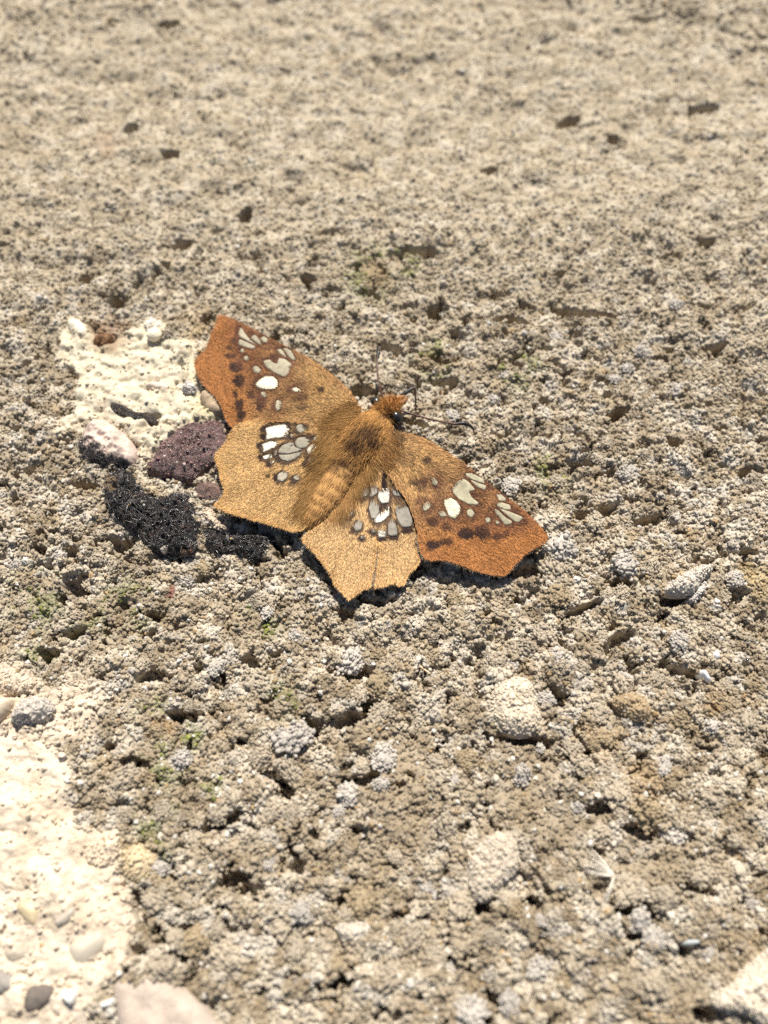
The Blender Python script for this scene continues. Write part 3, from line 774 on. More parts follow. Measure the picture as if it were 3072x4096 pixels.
def tube(name, pts, radii, color, material, parent, sides=8, origin=(0, 0, 0)):
    pts = np.asarray(pts, float); n = len(pts)
    # smooth through the points
    tt = np.arange(n); fine = np.linspace(0, n - 1, (n - 1) * 6 + 1)
    def cr(a):
        out = []
        for u in fine:
            i = min(int(u), n - 2); f = u - i
            p0, p1, p2, p3 = a[max(i - 1, 0)], a[i], a[i + 1], a[min(i + 2, n - 1)]
            out.append(.5 * (2 * p1 + (p2 - p0) * f + (2 * p0 - 5 * p1 + 4 * p2 - p3) * f * f + (3 * p1 - p0 - 3 * p2 + p3) * f ** 3))
        return np.array(out)
    c = cr(pts); r = np.interp(fine, tt, radii)
    tan = np.gradient(c, axis=0); tan /= np.linalg.norm(tan, axis=1, keepdims=True)
    ref = np.array([0.13, .31, .94])
    s1 = np.cross(tan, ref); s1 /= np.linalg.norm(s1, axis=1, keepdims=True); s2 = np.cross(tan, s1)
    ang = np.arange(sides) / sides * 2 * math.pi
    co = c[:, None] + (s1[:, None] * np.cos(ang)[None, :, None] + s2[:, None] * np.sin(ang)[None, :, None]) * r[:, None, None]
    m = len(c)
    ii = np.arange(m * sides).reshape(m, sides)
    q_ = np.stack([ii[:-1], np.roll(ii, -1, 1)[:-1], np.roll(ii, -1, 1)[1:], ii[1:]], -1).reshape(-1, 4)
    co = co.reshape(-1, 3)
    # end caps as quads collapsed to a point
    co = np.concatenate([co, c[:1], c[-1:]])
    cap = []
    for j in range(0, sides, 2):
        cap.append((m * sides, ii[0, (j + 2) % sides], ii[0, j + 1], ii[0, j]))
        cap.append((m * sides + 1, ii[-1, j], ii[-1, j + 1], ii[-1, (j + 2) % sides]))
    q_ = np.concatenate([q_, np.array(cap)])
    cols = np.tile(color, (len(co), 1)) if np.ndim(color) == 1 else np.concatenate([np.repeat(cr(np.asarray(color, float)), sides, 0), [color[0]], [color[-1]]])
    return link(name, mesh_np(name, co - np.asarray(origin), q_, cols), material, parent)


# ------------------------------------------------------------------ droppings
def dung_col(base, var, seed, hi=(.35, .30, .25), hif=.5):
    def f(px, py, v, z):
        n = fbm(v[:, 0] / 1.1, v[:, 1] / 1.1, 4, seed); k = fbm(v[:, 0] / .35, v[:, 1] / .35, 3, seed + 3)
        c = np.array(base)[None] * (1 + var * n)[:, None]
        m = (hif * sstep(.25, .6, k))[:, None]
        return c * (1 - m) + np.array(hi) * m
    return f


def hairy(o, co, f, n, colr, length, seed, lift=.25, name='matted_hair', width=.045):
    r = np.random.default_rng(seed)
    a = co[f]
    ar = np.linalg.norm(np.cross(a[:, 1] - a[:, 0], a[:, 2] - a[:, 0]), axis=1)
    t = r.choice(len(f), n, p=ar / ar.sum())
    w_ = r.dirichlet((1, 1, 1), n)
    root = (a[t] * w_[..., None]).sum(1)
    nn = np.cross(a[t][:, 1] - a[t][:, 0], a[t][:, 2] - a[t][:, 0]); nn /= np.linalg.norm(nn, axis=1, keepdims=True)
    th = r.uniform(0, 6.28, n) * .5 + 6 * fbm(root[:, 0] / 2.2, root[:, 1] / 2.2, 2, seed)
    flat = np.column_stack([np.cos(th), np.sin(th), 0 * th])
    d = flat - nn * (flat * nn).sum(1)[:, None] + nn * r.uniform(.05, lift, n)[:, None]
    L = length * r.uniform(.5, 1.5, n)
    cl = np.array(colr[0])[None] * r.uniform(.5, 1.6, (n, 1))
    pm = r.random(n) < .22
    cl[pm] = np.array(colr[1]) * r.uniform(.6, 1.2, (pm.sum(), 1))
    C_, F_, K_ = strands(root - .03 * nn, d, L, np.full(n, width), cl, droop=-nn * .22)
    h = link(name, mesh_np(name, C_ - np.array(o.location) / MM, F_, K_), M_hair, o)
    h['kind'] = 'stuff'
    return h


DUNG = 'dried droppings beside the butterfly'
o1, co1, f1, _ = lump('dropping', D((820, 835), (900, 772), (1000, 750), (1130, 742), (1195, 795), (1190, 880), (1200, 960), (1150, 1040), (1070, 1055), (1010, 1100), (960, 1150), (900, 1155), (800, 1125), (700, 1105), (630, 1085), (690, 990), (740, 900)), 1.35, 2.2, None, M_dung, amp=.3, freq=1.2, seed=41, knob=.5, grainy=3, colf=dung_col((.25, .15, .14), .7, 3, hi=(.50, .38, .33), hif=.8), step=.13)
tag(o1, 'rough purple brown dropping partly under the left hindwing', 'dropping', DUNG)
hairy(o1, co1, f1, 1100, ((.20, .115, .105), (.52, .40, .36)), .4, 5, width=.07)
o2, co2, f2, _ = lump('dropping', D((950, 1200), (1020, 1150), (1110, 1160), (1200, 1220), (1190, 1290), (1100, 1310), (1010, 1310), (960, 1260)), .9, 1.4, None, M_dung, amp=.18, seed=42, knob=.4, grainy=3, colf=dung_col((.27, .17, .14), .5, 13, hi=(.48, .35, .29), hif=.7), step=.13)
tag(o2, 'small reddish brown dropping wedged between the purple and black ones', 'dropping', DUNG)


def pinkblack(px, py, v, z):
    n = fbm(v[:, 0] / 1.0, v[:, 1] / 1.0, 4, 23)
    line = (px - 400) * .58 - (py - 1785) * .82 + 70 * n          # pink on the upper right, black on the lower left
    m = sstep(-20, 12, line)[:, None]
    return np.array([.045, .038, .036]) * (1 - m) * (1 + .5 * n)[:, None] + np.array([.56, .435, .365]) * (1 + .25 * n)[:, None] * m


o3, co3, f3, _ = lump('dropping', D((215, 860), (250, 765), (340, 728), (430, 768), (540, 860), (592, 950), (585, 1030), (530, 1065), (440, 1040), (350, 1045), (250, 1030), (188, 960)), 1.4, 1.7, None, M_stone, amp=.28, freq=1.2, seed=43, knob=.36, colf=pinkblack, step=.13)
tag(o3, 'pale pink rounded dropping with a black hairy side', 'dropping', DUNG)
dark3 = f3[(lambda p: ((p[:, 0] - 400) * .58 - (p[:, 1] - 1785) * .82) < 5)(np.column_stack(pix(*co3[f3].mean(1).T)))]
hairy(o3, co3, dark3, 500, ((.04, .035, .035), (.45, .40, .33)), .8, 6, lift=.5)


def blackbrown(px, py, v, z):
    n = fbm(v[:, 0] / .9, v[:, 1] / .9, 4, 33); k = fbm(v[:, 0] / .3, v[:, 1] / .3, 3, 35)
    c = np.array([.030, .028, .029]) * (1 + .6 * n)[:, None]
    m = sstep(.1, .5, n)[:, None] * .7
    c = c * (1 - m) + np.array([.085, .045, .030]) * m
    g = sstep(.3, .6, k)[:, None] * .35
    c = c * (1 - g) + np.array([.26, .24, .23]) * g
    for bx, by, br, cc in ((405, 1150, 52, (.36, .24, .14)), (905, 1610, 48, (.14, .07, .04))):
        bx, by = D((bx, by))[0]
        t = sstep(1.15, .7, np.hypot(px - bx, py - by) / (br * .6))[:, None]
        c = c * (1 - t) + np.array(cc) * t
    return c


o4, co4, f4, _ = lump('dropping', D((358, 1200), (365, 1120), (430, 1085), (500, 1060), (560, 1090), (600, 1150), (650, 1235), (750, 1265), (850, 1222), (930, 1232), (985, 1310), (1005, 1400), (1000, 1470), (990, 1560), (982, 1640), (900, 1665), (820, 1645), (720, 1645), (640, 1585), (560, 1482), (450, 1402), (372, 1322)), 1.55, 1.6, None, M_dung, amp=.4, freq=1.3, seed=44, knob=.7, grainy=5, colf=blackbrown, step=.12)
tag(o4, 'long glossy black hairy dropping lying below the purple one', 'dropping', DUNG)
hairy(o4, co4, f4, 1900, ((.04, .032, .03), (.36, .33, .30)), .75, 7, lift=.4, width=.07)  # paler strands carry glossy highlights in their colour
o5, co5, f5, _ = lump('dropping', D((1015, 1490), (1050, 1432), (1120, 1480), (1250, 1502), (1350, 1478), (1430, 1480), (1500, 1530), (1440, 1590), (1400, 1645), (1330, 1685), (1210, 1625), (1100, 1655), (1040, 1592)), .95, 1.1, None, M_dung, amp=.35, freq=1.3, seed=45, knob=.6, grainy=5, colf=blackbrown, step=.12)
tag(o5, 'smaller black hairy dropping under the hindwing edge', 'dropping', DUNG)
hairy(o5, co5, f5, 800, ((.04, .032, .03), (.36, .33, .30)), .7, 8, lift=.4, width=.07)  # again with highlights coloured into the pale strands
o6, co6, f6, _ = lump('dark_flake', D((395, 640), (450, 625), (520, 660), (600, 700), (690, 690), (722, 740), (700, 790), (630, 760), (560, 745), (480, 725), (420, 690)), .55, .8, None, M_dung, amp=.2, freq=1.3, seed=46, knob=.2, colf=dung_col((.07, .055, .05), .7, 43, hi=(.30, .20, .10), hif=.7), step=.12)
tag(o6, 'thin dark brown flake lying on the cream mortar', 'flake')
o7, _, _, _ = lump('pale_chip', D((735, 1610), (770, 1585), (812, 1580), (805, 1620), (760, 1640)), .5, .5, (.66, .58, .47), M_stone, amp=.05, seed=47, step=.1, base=float(sample(BASE, *P(*D((770, 1610))[0])[:2])) + 1.0, wall=.8)
tag(o7, 'tiny cream chip stuck on the black dropping', 'chip')

# ------------------------------------------------------------------ the grains themselves
gx_, gy_, gpx, gpy = scatter(215000)
sm_ = sample(smoothm, gx_, gy_)
keep = (rng.random(len(gx_)) > np.clip(sm_ * 1.12, 0, .97)) & (rng.random(len(gx_)) > .4 * sstep(1400, 500, gpy))
gx_, gy_ = gx_[keep], gy_[keep]
ox_, oy_ = rng.uniform(-120, 120, 90000), rng.uniform(yb - 45, yt + 70, 90000)      # and thinning out beyond the picture
opx, opy = pix(ox_, oy_)
out_ = (opx < -450) | (opx > 3522) | (opy < -350) | (opy > 4400)
gx_, gy_ = np.concatenate([gx_, ox_[out_]]), np.concatenate([gy_, oy_[out_]])
gp = np.stack([gx_, gy_, sample(HGT, gx_, gy_)], 1)
gc = sample(col, gx_, gy_)
if EXTRA:
    gp = np.concatenate([gp] + [e[0] for e in EXTRA]); gc = np.concatenate([gc] + [e[1] for e in EXTRA])
n = len(gp)
rad = .06 + .14 * rng.random(n) ** 1.8 + .10 * (rng.random(n) > .95)
rad[len(gx_):] *= .62
gc = gc * rng.uniform(.80, 1.18, (n, 1))
pale = rng.random(n)
gc[pale > .975] = T(.58, .54, .48) * rng.uniform(.85, 1.1, ((pale > .975).sum(), 1))
gc[pale < .012] = T(.36, .25, .13) * rng.uniform(.7, 1.2, ((pale < .012).sum(), 1))
gp[:, 2] += rad * (.32 - .5 * sstep(1400, 500, pix(gp[:, 0], gp[:, 1])[1]) * (pix(gp[:, 0], gp[:, 1])[1] > -350))
farg = np.hypot(gp[:, 0], gp[:, 1] - 10) > 75
rad[farg] *= 1.5
grain_cloud('sand_grains', gp, rad[:, None] * rng.uniform(.6, 1.35, (n, 3)), gc, M_grain, ground)

# ------------------------------------------------------------------ butterfly
BODY_C = np.array(P(1450, 1770, 0))
BODY_C[2] = float(sample(HGT, BODY_C[0], BODY_C[1]))
fly_o = tag(empty('butterfly', BODY_C), 'orange brown butterfly with silver window spots and wings spread flat', 'butterfly')


def lerp_pts(px, py, pts, vals, power=3):
    w_ = [1 / (np.hypot(px - a, py - b) + 30) ** power for a, b in pts]
    return sum(v * w for v, w in zip(vals, w_)) / sum(w_)


ZF = {}                                # height of each wing above the ground in mm, from heights at a few points
ZF['LW'] = ([(1430, 1640), (1250, 1500), (880, 1270), (785, 1450), (930, 1700), (1150, 1680), (1020, 1480)], [3.5, 3.3, 2.6, 1.9, 2.0, 2.45, 2.5])
ZF['RW'] = ([(1560, 1740), (1750, 1790), (2180, 2150), (2010, 2295), (1690, 2220), (1640, 2010), (1850, 2020)], [3.4, 3.1, 1.9, 1.5, 1.8, 2.5, 2.3])
ZF['LH'] = ([(1340, 1760), (1080, 1700), (870, 1820), (865, 2015), (1150, 2110), (1230, 1980), (1050, 1900)], [3.1, 2.38, 1.9, 1.8, 1.7, 2.3, 2.4])
ZF['RH'] = ([(1500, 1830), (1640, 2020), (1675, 2240), (1620, 2335), (1396, 2390), (1220, 2160), (1330, 2060), (1480, 2100)], [3.0, 2.2, 1.4, 1.3, 1.2, 1.6, 2.2, 2.3])
BASEPT = {'LW': (1430, 1650), 'RW': (1560, 1750), 'LH': (1370, 1740), 'RH': (1500, 1810)}


def zwing(k, px, py):
    z = lerp_pts(px, py, *ZF[k], power=2.6)
    bx, by = BASEPT[k]
    th = np.arctan2(py - by, px - bx)
    d = np.hypot(px - bx, py - by)
    return z + .05 * np.sin(th * 26) * sstep(60, 400, d) + .035 * fbm(px / 90, py / 90, 2, 7)


def disc(c, r, n=9): return [(c[0] + r * math.cos(i / n * 6.283) * (1 + .12 * math.sin(3 * i)), c[1] + r * math.sin(i / n * 6.283)) for i in range(n)]


SPOTS = {
 'LW': [A((488, 193), (520, 235), (548, 278), (622, 349), (560, 322), (474, 275), (468, 240)), A((478, 298), (540, 325), (612, 356), (608, 388), (540, 372), (470, 348), (467, 320)), A((572, 288), (605, 258), (632, 275), (672, 335), (655, 352), (630, 332)), A((655, 290), (690, 272), (728, 300), (727, 325), (695, 338)),
        A(*disc((503, 398), 18)), A(*disc((537, 466), 24)), A((593, 548), (610, 530), (632, 535), (668, 565), (668, 582), (640, 596), (605, 590)), A((613, 690), (640, 660), (700, 620), (770, 622), (808, 658), (814, 705), (792, 737), (700, 737), (630, 724)),
        A((684, 487), (740, 475), (775, 508), (805, 514), (818, 463), (870, 470), (937, 520), (910, 558), (914, 590), (880, 632), (820, 612), (760, 577), (712, 545), (690, 510)), A((798, 392), (835, 383), (862, 410), (892, 467), (850, 440)), A((855, 380), (890, 376), (932, 405), (967, 480), (942, 488), (905, 450)),
        A((928, 732), (972, 714), (1017, 750), (1002, 766), (950, 757)), A((658, 767), (690, 753), (717, 785), (714, 817), (680, 800)), A((798, 835), (830, 827), (852, 860), (842, 900), (805, 929), (788, 890))],
 'LH': [A((700, 1075), (790, 1050), (887, 1040), (917, 1085), (887, 1155), (790, 1165), (703, 1177), (712, 1120)), A((983, 1045), (1050, 1038), (1064, 1100), (1020, 1127), (980, 1100), (970, 1070)), A((665, 1215), (760, 1183), (822, 1200), (815, 1232), (678, 1292), (682, 1250)), A((673, 1322), (750, 1293), (762, 1337), (688, 1352)), A((778, 1268), (802, 1253), (797, 1312), (774, 1317)),
        A((814, 1295), (820, 1262), (850, 1225), (940, 1188), (958, 1240), (1035, 1268), (900, 1300)), A((815, 1308), (900, 1308), (1035, 1276), (1020, 1303), (960, 1342), (900, 1368), (838, 1347)), A((960, 1195), (985, 1160), (1060, 1150), (1112, 1190), (1080, 1225), (1040, 1252), (980, 1250), (965, 1220)), A((1058, 1252), (1130, 1198), (1168, 1240), (1130, 1292), (1075, 1312)), A(*disc((762, 1370), 22)), A(*disc((940, 1140), 22)), A(*disc((1145, 1170), 24)),
        A((1072, 1347), (1140, 1308), (1200, 1298), (1218, 1340), (1170, 1397), (1100, 1402)), A((808, 1480), (870, 1438), (912, 1455), (902, 1500), (850, 1543), (808, 1530)), A((938, 1500), (990, 1468), (1022, 1500), (1000, 1532), (960, 1527))],
 'RW': [B((1080, 405), (1130, 402), (1200, 438), (1212, 472), (1160, 455), (1100, 430)), B((1110, 440), (1170, 466), (1222, 482), (1212, 512), (1160, 490)), B((1003, 495), (1020, 470), (1070, 432), (1110, 460), (1152, 510), (1108, 520), (1130, 560), (1174, 592), (1160, 607), (1110, 602), (1050, 572), (1008, 530)), B((1283, 540), (1310, 533), (1347, 565), (1342, 582), (1300, 580)), B((1283, 595), (1310, 588), (1372, 605), (1378, 637), (1340, 637), (1290, 615)),
        B((1273, 628), (1300, 642), (1340, 682), (1387, 712), (1375, 732), (1338, 732), (1310, 690), (1280, 660)), B((1300, 626), (1380, 652), (1458, 685), (1430, 717), (1400, 710), (1350, 670)), B((943, 575), (990, 556), (1030, 578), (1057, 620), (1052, 660), (1020, 698), (985, 682), (960, 630)), B((1094, 640), (1125, 628), (1147, 660), (1130, 687), (1100, 675)), B(*disc((1230, 702), 18)), B(*disc((1293, 715), 14)),
        B((808, 602), (850, 583), (873, 600), (850, 637), (823, 647)), B((913, 650), (950, 643), (973, 677), (930, 683)), B((868, 440), (895, 428), (914, 465), (897, 488), (870, 467))],
 'RH': [B((388, 490), (450, 468), (474, 500), (463, 547), (420, 562), (380, 532)), B((479, 473), (522, 478), (526, 530), (480, 562)), B((534, 500), (605, 498), (602, 590), (552, 600), (527, 562)), B((613, 500), (660, 478), (692, 510), (677, 552), (630, 547)), B((468, 620), (490, 568), (528, 590), (543, 640), (520, 692), (488, 692)), B((502, 700), (548, 650), (604, 608), (602, 672), (560, 712), (512, 724)), B((638, 620), (690, 598), (722, 608), (752, 700), (742, 742), (688, 752), (650, 700)), B((593, 710), (630, 688), (652, 760), (652, 802), (593, 802)),
        B((523, 770), (560, 753), (587, 780), (577, 812), (535, 817)), B((368, 742), (400, 698), (432, 703), (422, 762), (390, 777)), B(*disc((498, 770), 18)), B(*disc((430, 812), 13)), B((318, 652), (370, 630), (387, 660), (340, 682))],
}
# brown-black marks: x, y, half width, half height, strength
DARK = {
 'LW': [(*A((x, y))[0], a * .458, b * .458, s) for x, y, a, b, s in [(405, 380, 35, 18, .9), (412, 445, 58, 26, .85), (462, 545, 62, 48, 1), (485, 660, 52, 60, .95), (452, 780, 26, 45, .85), (490, 870, 38, 55, .9), (505, 950, 45, 40, .9), (490, 1000, 30, 25, .7), (588, 785, 34, 42, .95), (672, 862, 44, 62, 1), (1055, 815, 45, 26, .7), (1050, 890, 45, 45, .6), (1205, 755, 30, 28, .85), (1460, 890, 45, 30, .9), (462, 235, 20, 55, .8), (440, 320, 30, 40, .8), (585, 245, 24, 18, .8), (690, 250, 40, 18, .6), (790, 465, 42, 38, 1), (790, 340, 60, 30, .6), (720, 360, 60, 50, .45), (640, 470, 60, 60, .4), (860, 870, 26, 60, .5), (1340, 965, 40, 22, .6), (1100, 985, 60, 15, .4), (650, 640, 40, 25, .8), (960, 540, 40, 25, .5)]],
 'LH': [(*A((x, y))[0], a * .458, b * .458, s) for x, y, a, b, s in [(690, 1085, 26, 32, .95), (690, 1150, 30, 25, .9), (655, 1235, 22, 30, .9), (665, 1330, 16, 25, .8), (925, 1060, 32, 45, .95), (1080, 1070, 40, 30, .8), (1105, 1150, 30, 25, .8), (740, 1390, 30, 26, .8), (1060, 1380, 22, 30, .9), (735, 1490, 24, 18, .8), (800, 1500, 20, 35, .8), (950, 1545, 45, 22, .5), (1250, 1100, 50, 25, .7), (1180, 1190, 30, 24, .6), (1350, 1390, 70, 60, .75), (920, 1160, 60, 20, .6), (830, 1330, 30, 40, .6)]],
 'RW': [(*B((x, y))[0], a * .627, b * .627, s) for x, y, a, b, s in [(880, 705, 46, 30, .95), (962, 738, 34, 28, .85), (1085, 780, 56, 38, 1), (1190, 772, 52, 48, 1), (1285, 800, 34, 26, .85), (1340, 785, 20, 22, .8), (880, 850, 50, 26, .95), (960, 835, 55, 24, .8), (860, 880, 22, 18, .7), (825, 310, 26, 22, .85), (765, 445, 45, 20, .75), (815, 440, 24, 30, .8), (800, 480, 40, 22, .6), (1135, 530, 30, 26, .95), (1190, 540, 30, 26, .6), (1240, 490, 50, 24, .7), (1395, 640, 24, 30, .7), (1440, 710, 40, 22, .8), (1250, 640, 40, 60, .45), (1200, 640, 60, 50, .4), (640, 190, 50, 40, .7), (700, 300, 60, 50, .3), (1090, 690, 70, 25, .5), (900, 590, 40, 60, .45), (800, 560, 40, 30, .55)]],
 'RH': [(*B((x, y))[0], a * .627, b * .627, s) for x, y, a, b, s in [(710, 765, 42, 18, .95), (625, 812, 34, 14, .9), (555, 822, 30, 10, .8), (565, 440, 16, 75, 1), (600, 470, 30, 40, .6), (390, 525, 24, 40, .7), (305, 670, 30, 60, .5), (340, 700, 50, 50, .4), (360, 770, 18, 18, .8), (425, 810, 22, 22, .8), (660, 575, 40, 18, .7), (560, 610, 60, 14, .8), (480, 755, 24, 18, .7), (470, 420, 60, 30, .5), (520, 340, 40, 40, .5), (320, 440, 60, 40, .6)]],
}
TAN = {'LW': T(.35, .20, .076), 'RW': T(.38, .215, .084), 'LH': T(.42, .255, .105), 'RH': T(.46, .29, .135)}
ORANGE = T(.29, .120, .036)
DARKC = T(.020, .009, .008)


def wing_color(k, px, py, out):
    n = fbm(px / 60, py / 60, 4, 9); n_f = fbm(px / 11, py / 11, 3, 19)
    bx, by = BASEPT[k]
    d = np.hypot(px - bx, py - by)
    c = np.tile(TAN[k], (len(px), 1)) * (1 + .12 * n)[:, None]
    if k in ('LW', 'RW'):
        # orange outer border: beyond a line that follows the wing's edge
        apex, torn = ((A((470, 150))[0], A((440, 980))[0]) if k == 'LW' else (B((1490, 700))[0], B((830, 870))[0]))
        ax, ay = apex; tx, ty = torn
        L = math.hypot(tx - ax, ty - ay)
        side = ((px - ax) * (ty - ay) - (py - ay) * (tx - ax)) / L
        s0 = ((bx - ax) * (ty - ay) - (by - ay) * (tx - ax)) / L
        side = -side if s0 > 0 else side
        m = sstep(-190, 10, side + 25 * n)[:, None]
        c = c * (1 - m) + ORANGE * (1 + .10 * n)[:, None] * m
        r = sstep(.35, .9, d / 700)[:, None] * .35
        c = c * (1 - r) + T(.30, .115, .035) * r
        e2 = sstep(40, 0, pdist(out, px, py))[:, None] * .25
        c = c * (1 - e2) + T(.30, .12, .045) * e2
    else:
        e2 = sstep(34, 0, pdist(out, px, py))[:, None] * .35
        c = c * (1 - e2) + T(.40, .20, .06) * e2
        r = sstep(250, 60, d)[:, None] * .5
        c = c * (1 - r) + T(.33, .18, .06) * r
    th = np.arctan2(py - by, px - bx)
    vein = np.abs(np.sin(th * 13 + .4))                       # veins slightly redder than the cells between
    vm = (sstep(.14, .0, vein) * sstep(80, 200, d) * .35)[:, None]
    c = c * (1 - vm) + T(.27, .12, .035) * vm
    # inner wing peppered with dark scales
    pep = (sstep(.25, .6, n_f + .3 * n) * sstep(430, 150, d) * (.65 if k in ('LW', 'RW') else .45))[:, None]
    c = c * (1 - pep) + T(.10, .045, .02) * pep
    for x, y, a, b, s in DARK[k]:
        q_ = np.sqrt(((px - x) / a) ** 2 + ((py - y) / b) ** 2) + .35 * n_f + .15 * n
        m = (s * sstep(1.22, .72, q_))[:, None]
        c = c * (1 - m) + DARKC * m
    rim = np.full(len(px), 1e9)
    for sp_ in SPOTS[k]:
        rim = np.minimum(rim, -sdf(soften(sp_), px, py))
    m = (sstep(13, 4, rim + 5 * n_f) * .9)[:, None]
    c = c * (1 - m) + DARKC * 1.3 * m
    if k in ('LW', 'RW'):
        m = (sstep(80, 10, rim + 12 * n_f) * .6)[:, None]
        c = c * (1 - m) + T(.13, .052, .026) * m
    return c, rim


SILV = {'LW': T(.355, .315, .225), 'RW': T(.345, .31, .215), 'LH': T(.325, .29, .225), 'RH': T(.305, .275, .225)}
GLINT = {'LW': (7, 11), 'RW': (7,), 'LH': (0, 2, 3, 8, 9, 10), 'RH': (2, 5, 8)}


def make_wing(k, name, label, out_raw):
    out = np.asarray(out_raw)
    # ragged hem
    hem = resample(out, 9)
    rg = np.random.default_rng(len(out))
    hem = hem + rg.normal(0, 1.3, hem.shape)
    v, f = tri_poly(hem, 6.5, seed=3)
    cols, rim = wing_color(k, v[:, 0], v[:, 1], out)
    z = zwing(k, v[:, 0], v[:, 1])
    edge = pdist(out, v[:, 0], v[:, 1])
    co = P(v[:, 0], v[:, 1], z)
    f = f[:, ::-1]                                            # photo rows run downwards
    co2, f2, c2 = thicken(co, f, cols, .07)
    wing = link(name, mesh_np(name, co2 - BODY_C, f2, c2), M_wing, fly_o)
    wing['label'] = label
    # silver windows
    for i, sp_ in enumerate(SPOTS[k]):
        pl = soften(sp_)
        pl = resample(pl, 6)
        vv, ff = tri_poly(pl, 7, seed=i)
        zz = zwing(k, vv[:, 0], vv[:, 1]) + .045
        cc = P(vv[:, 0], vv[:, 1], zz)
        sh = np.tile(SILV[k], (len(vv), 1)) * rg.uniform(.85, 1.12) * (1.5 if i in GLINT[k] else 1)  # glinting spots: sun's gleam put into a lighter membrane colour
        a_, b_, d_ = thicken(cc, ff[:, ::-1], sh, .05)
        link('silver_spot', mesh_np('silver_spot', a_ - BODY_C, b_, d_), M_silver_glint if i in GLINT[k] else M_silver, wing)
    # overlapping hair-like scales, combed from the base outwards
    lo, hi = out.min(0), out.max(0)
    n = 52000
    x = rg.uniform(lo[0], hi[0], n); y = rg.uniform(lo[1], hi[1], n)
    m = inpoly(out, x, y)
    x, y = x[m], y[m]
    sc_, rm = wing_color(k, x, y, out)
    m = rm > 2
    x, y, sc_ = x[m], y[m], sc_[m]
    bx, by = BASEPT[k]
    th = np.arctan2(y - by, x - bx) + rg.normal(0, .12, len(x)) + .35 * fbm(x / 120, y / 120, 2, 4)
    d = np.hypot(x - bx, y - by)
    L = rg.uniform(7, 15, len(x)) * np.where(d < 300, 1.7, 1.0)
    wd = rg.uniform(1.6, 3.0, len(x))
    x1, y1 = x + np.cos(th) * L, y + np.sin(th) * L
    z0 = zwing(k, x, y) + .012; z1 = zwing(k, x1, y1) + rg.uniform(.02, .11, len(x))
    p0a = P(x - np.sin(th) * wd, y + np.cos(th) * wd, z0); p0b = P(x + np.sin(th) * wd, y - np.cos(th) * wd, z0)
    p1 = P(x1, y1, z1)
    co = np.stack([p0a, p0b, p1], 1).reshape(-1, 3)
    ff = np.arange(len(co)).reshape(-1, 3)
    stk = fbm(th * 30, d / 55, 2, 8)                 # combed streaks
    dk = rg.random(len(sc_)) < .20 * sstep(620, 200, d) * (.5 + stk)
    sc_ = sc_ * rg.uniform(.5, 1.6, (len(sc_), 1)) * (1 + .45 * stk)[:, None]
    sc_[dk] *= .28
    h = link('wing_scales', mesh_np('wing_scales', co - BODY_C, ff, np.repeat(sc_, 3, 0), smooth=False), M_scale, wing)
    h['kind'] = 'stuff'
    # fringe along the outer margin
    e = resample(out, 2.2)
    bxy = np.array(BASEPT[k])
    cen = out.mean(0)
    far = np.hypot(*(e - bxy).T) > (330 if k != 'RH' else 300)
    if k == 'LW': far &= (e[:, 0] < 930) & ~((e[:, 1] < 1480) & (e[:, 0] > 885))
    if k == 'RW': far &= (e[:, 1] > 2140)
    if k == 'LH': far &= (e[:, 0] < 1000) & (e[:, 1] > 1705) | (e[:, 1] > 2020)
    if k == 'RH': far &= (e[:, 1] > 2130)
    tg = np.roll(e, -2, 0) - np.roll(e, 2, 0)
    nrm = np.column_stack([tg[:, 1], -tg[:, 0]]); nrm /= np.linalg.norm(nrm, axis=1, keepdims=True) + 1e-9
    probe = e + nrm * 3
    flip = inpoly(out, probe[:, 0], probe[:, 1]); nrm[flip] *= -1
    e, nrm = np.repeat(e[far], 2, 0), np.repeat(nrm[far], 2, 0)
    ln = rg.uniform(4, 13, len(e))
    jit = nrm + rg.normal(0, .3, nrm.shape)
    r0 = P(e[:, 0], e[:, 1], zwing(k, e[:, 0], e[:, 1]) - .03)
    tip = e + jit * ln[:, None]
    r1_ = P(tip[:, 0], tip[:, 1], zwing(k, tip[:, 0], tip[:, 1]) - .06)
    pick = rg.random((len(e), 1))
    fc = np.where(pick < .3, T(.16, .09, .05), np.where(pick < .6, T(.36, .22, .10), T(.54, .47, .37))) * rg.uniform(.7, 1.3, (len(e), 1))
    dd = r1_ - r0
    Cc, Ff, Kk = strands(r0, dd, np.linalg.norm(dd, axis=1), np.full(len(e), .06), fc, seg=2)
    h = link('fringe', mesh_np('fringe', Cc - BODY_C, Ff, Kk), M_fur, wing)
    h['kind'] = 'stuff'
    return wing


make_wing('LH', 'hindwing', 'tan hindwing with scalloped edge', LH_OUT)
make_wing('RH', 'hindwing', 'tan hindwing with a dark slit torn from its edge', RH_OUT)
make_wing('LW', 'forewing', 'forewing with a glinting window spot and orange border', LW_OUT)
make_wing('RW', 'forewing', 'forewing with drooping orange border', RW_OUT)

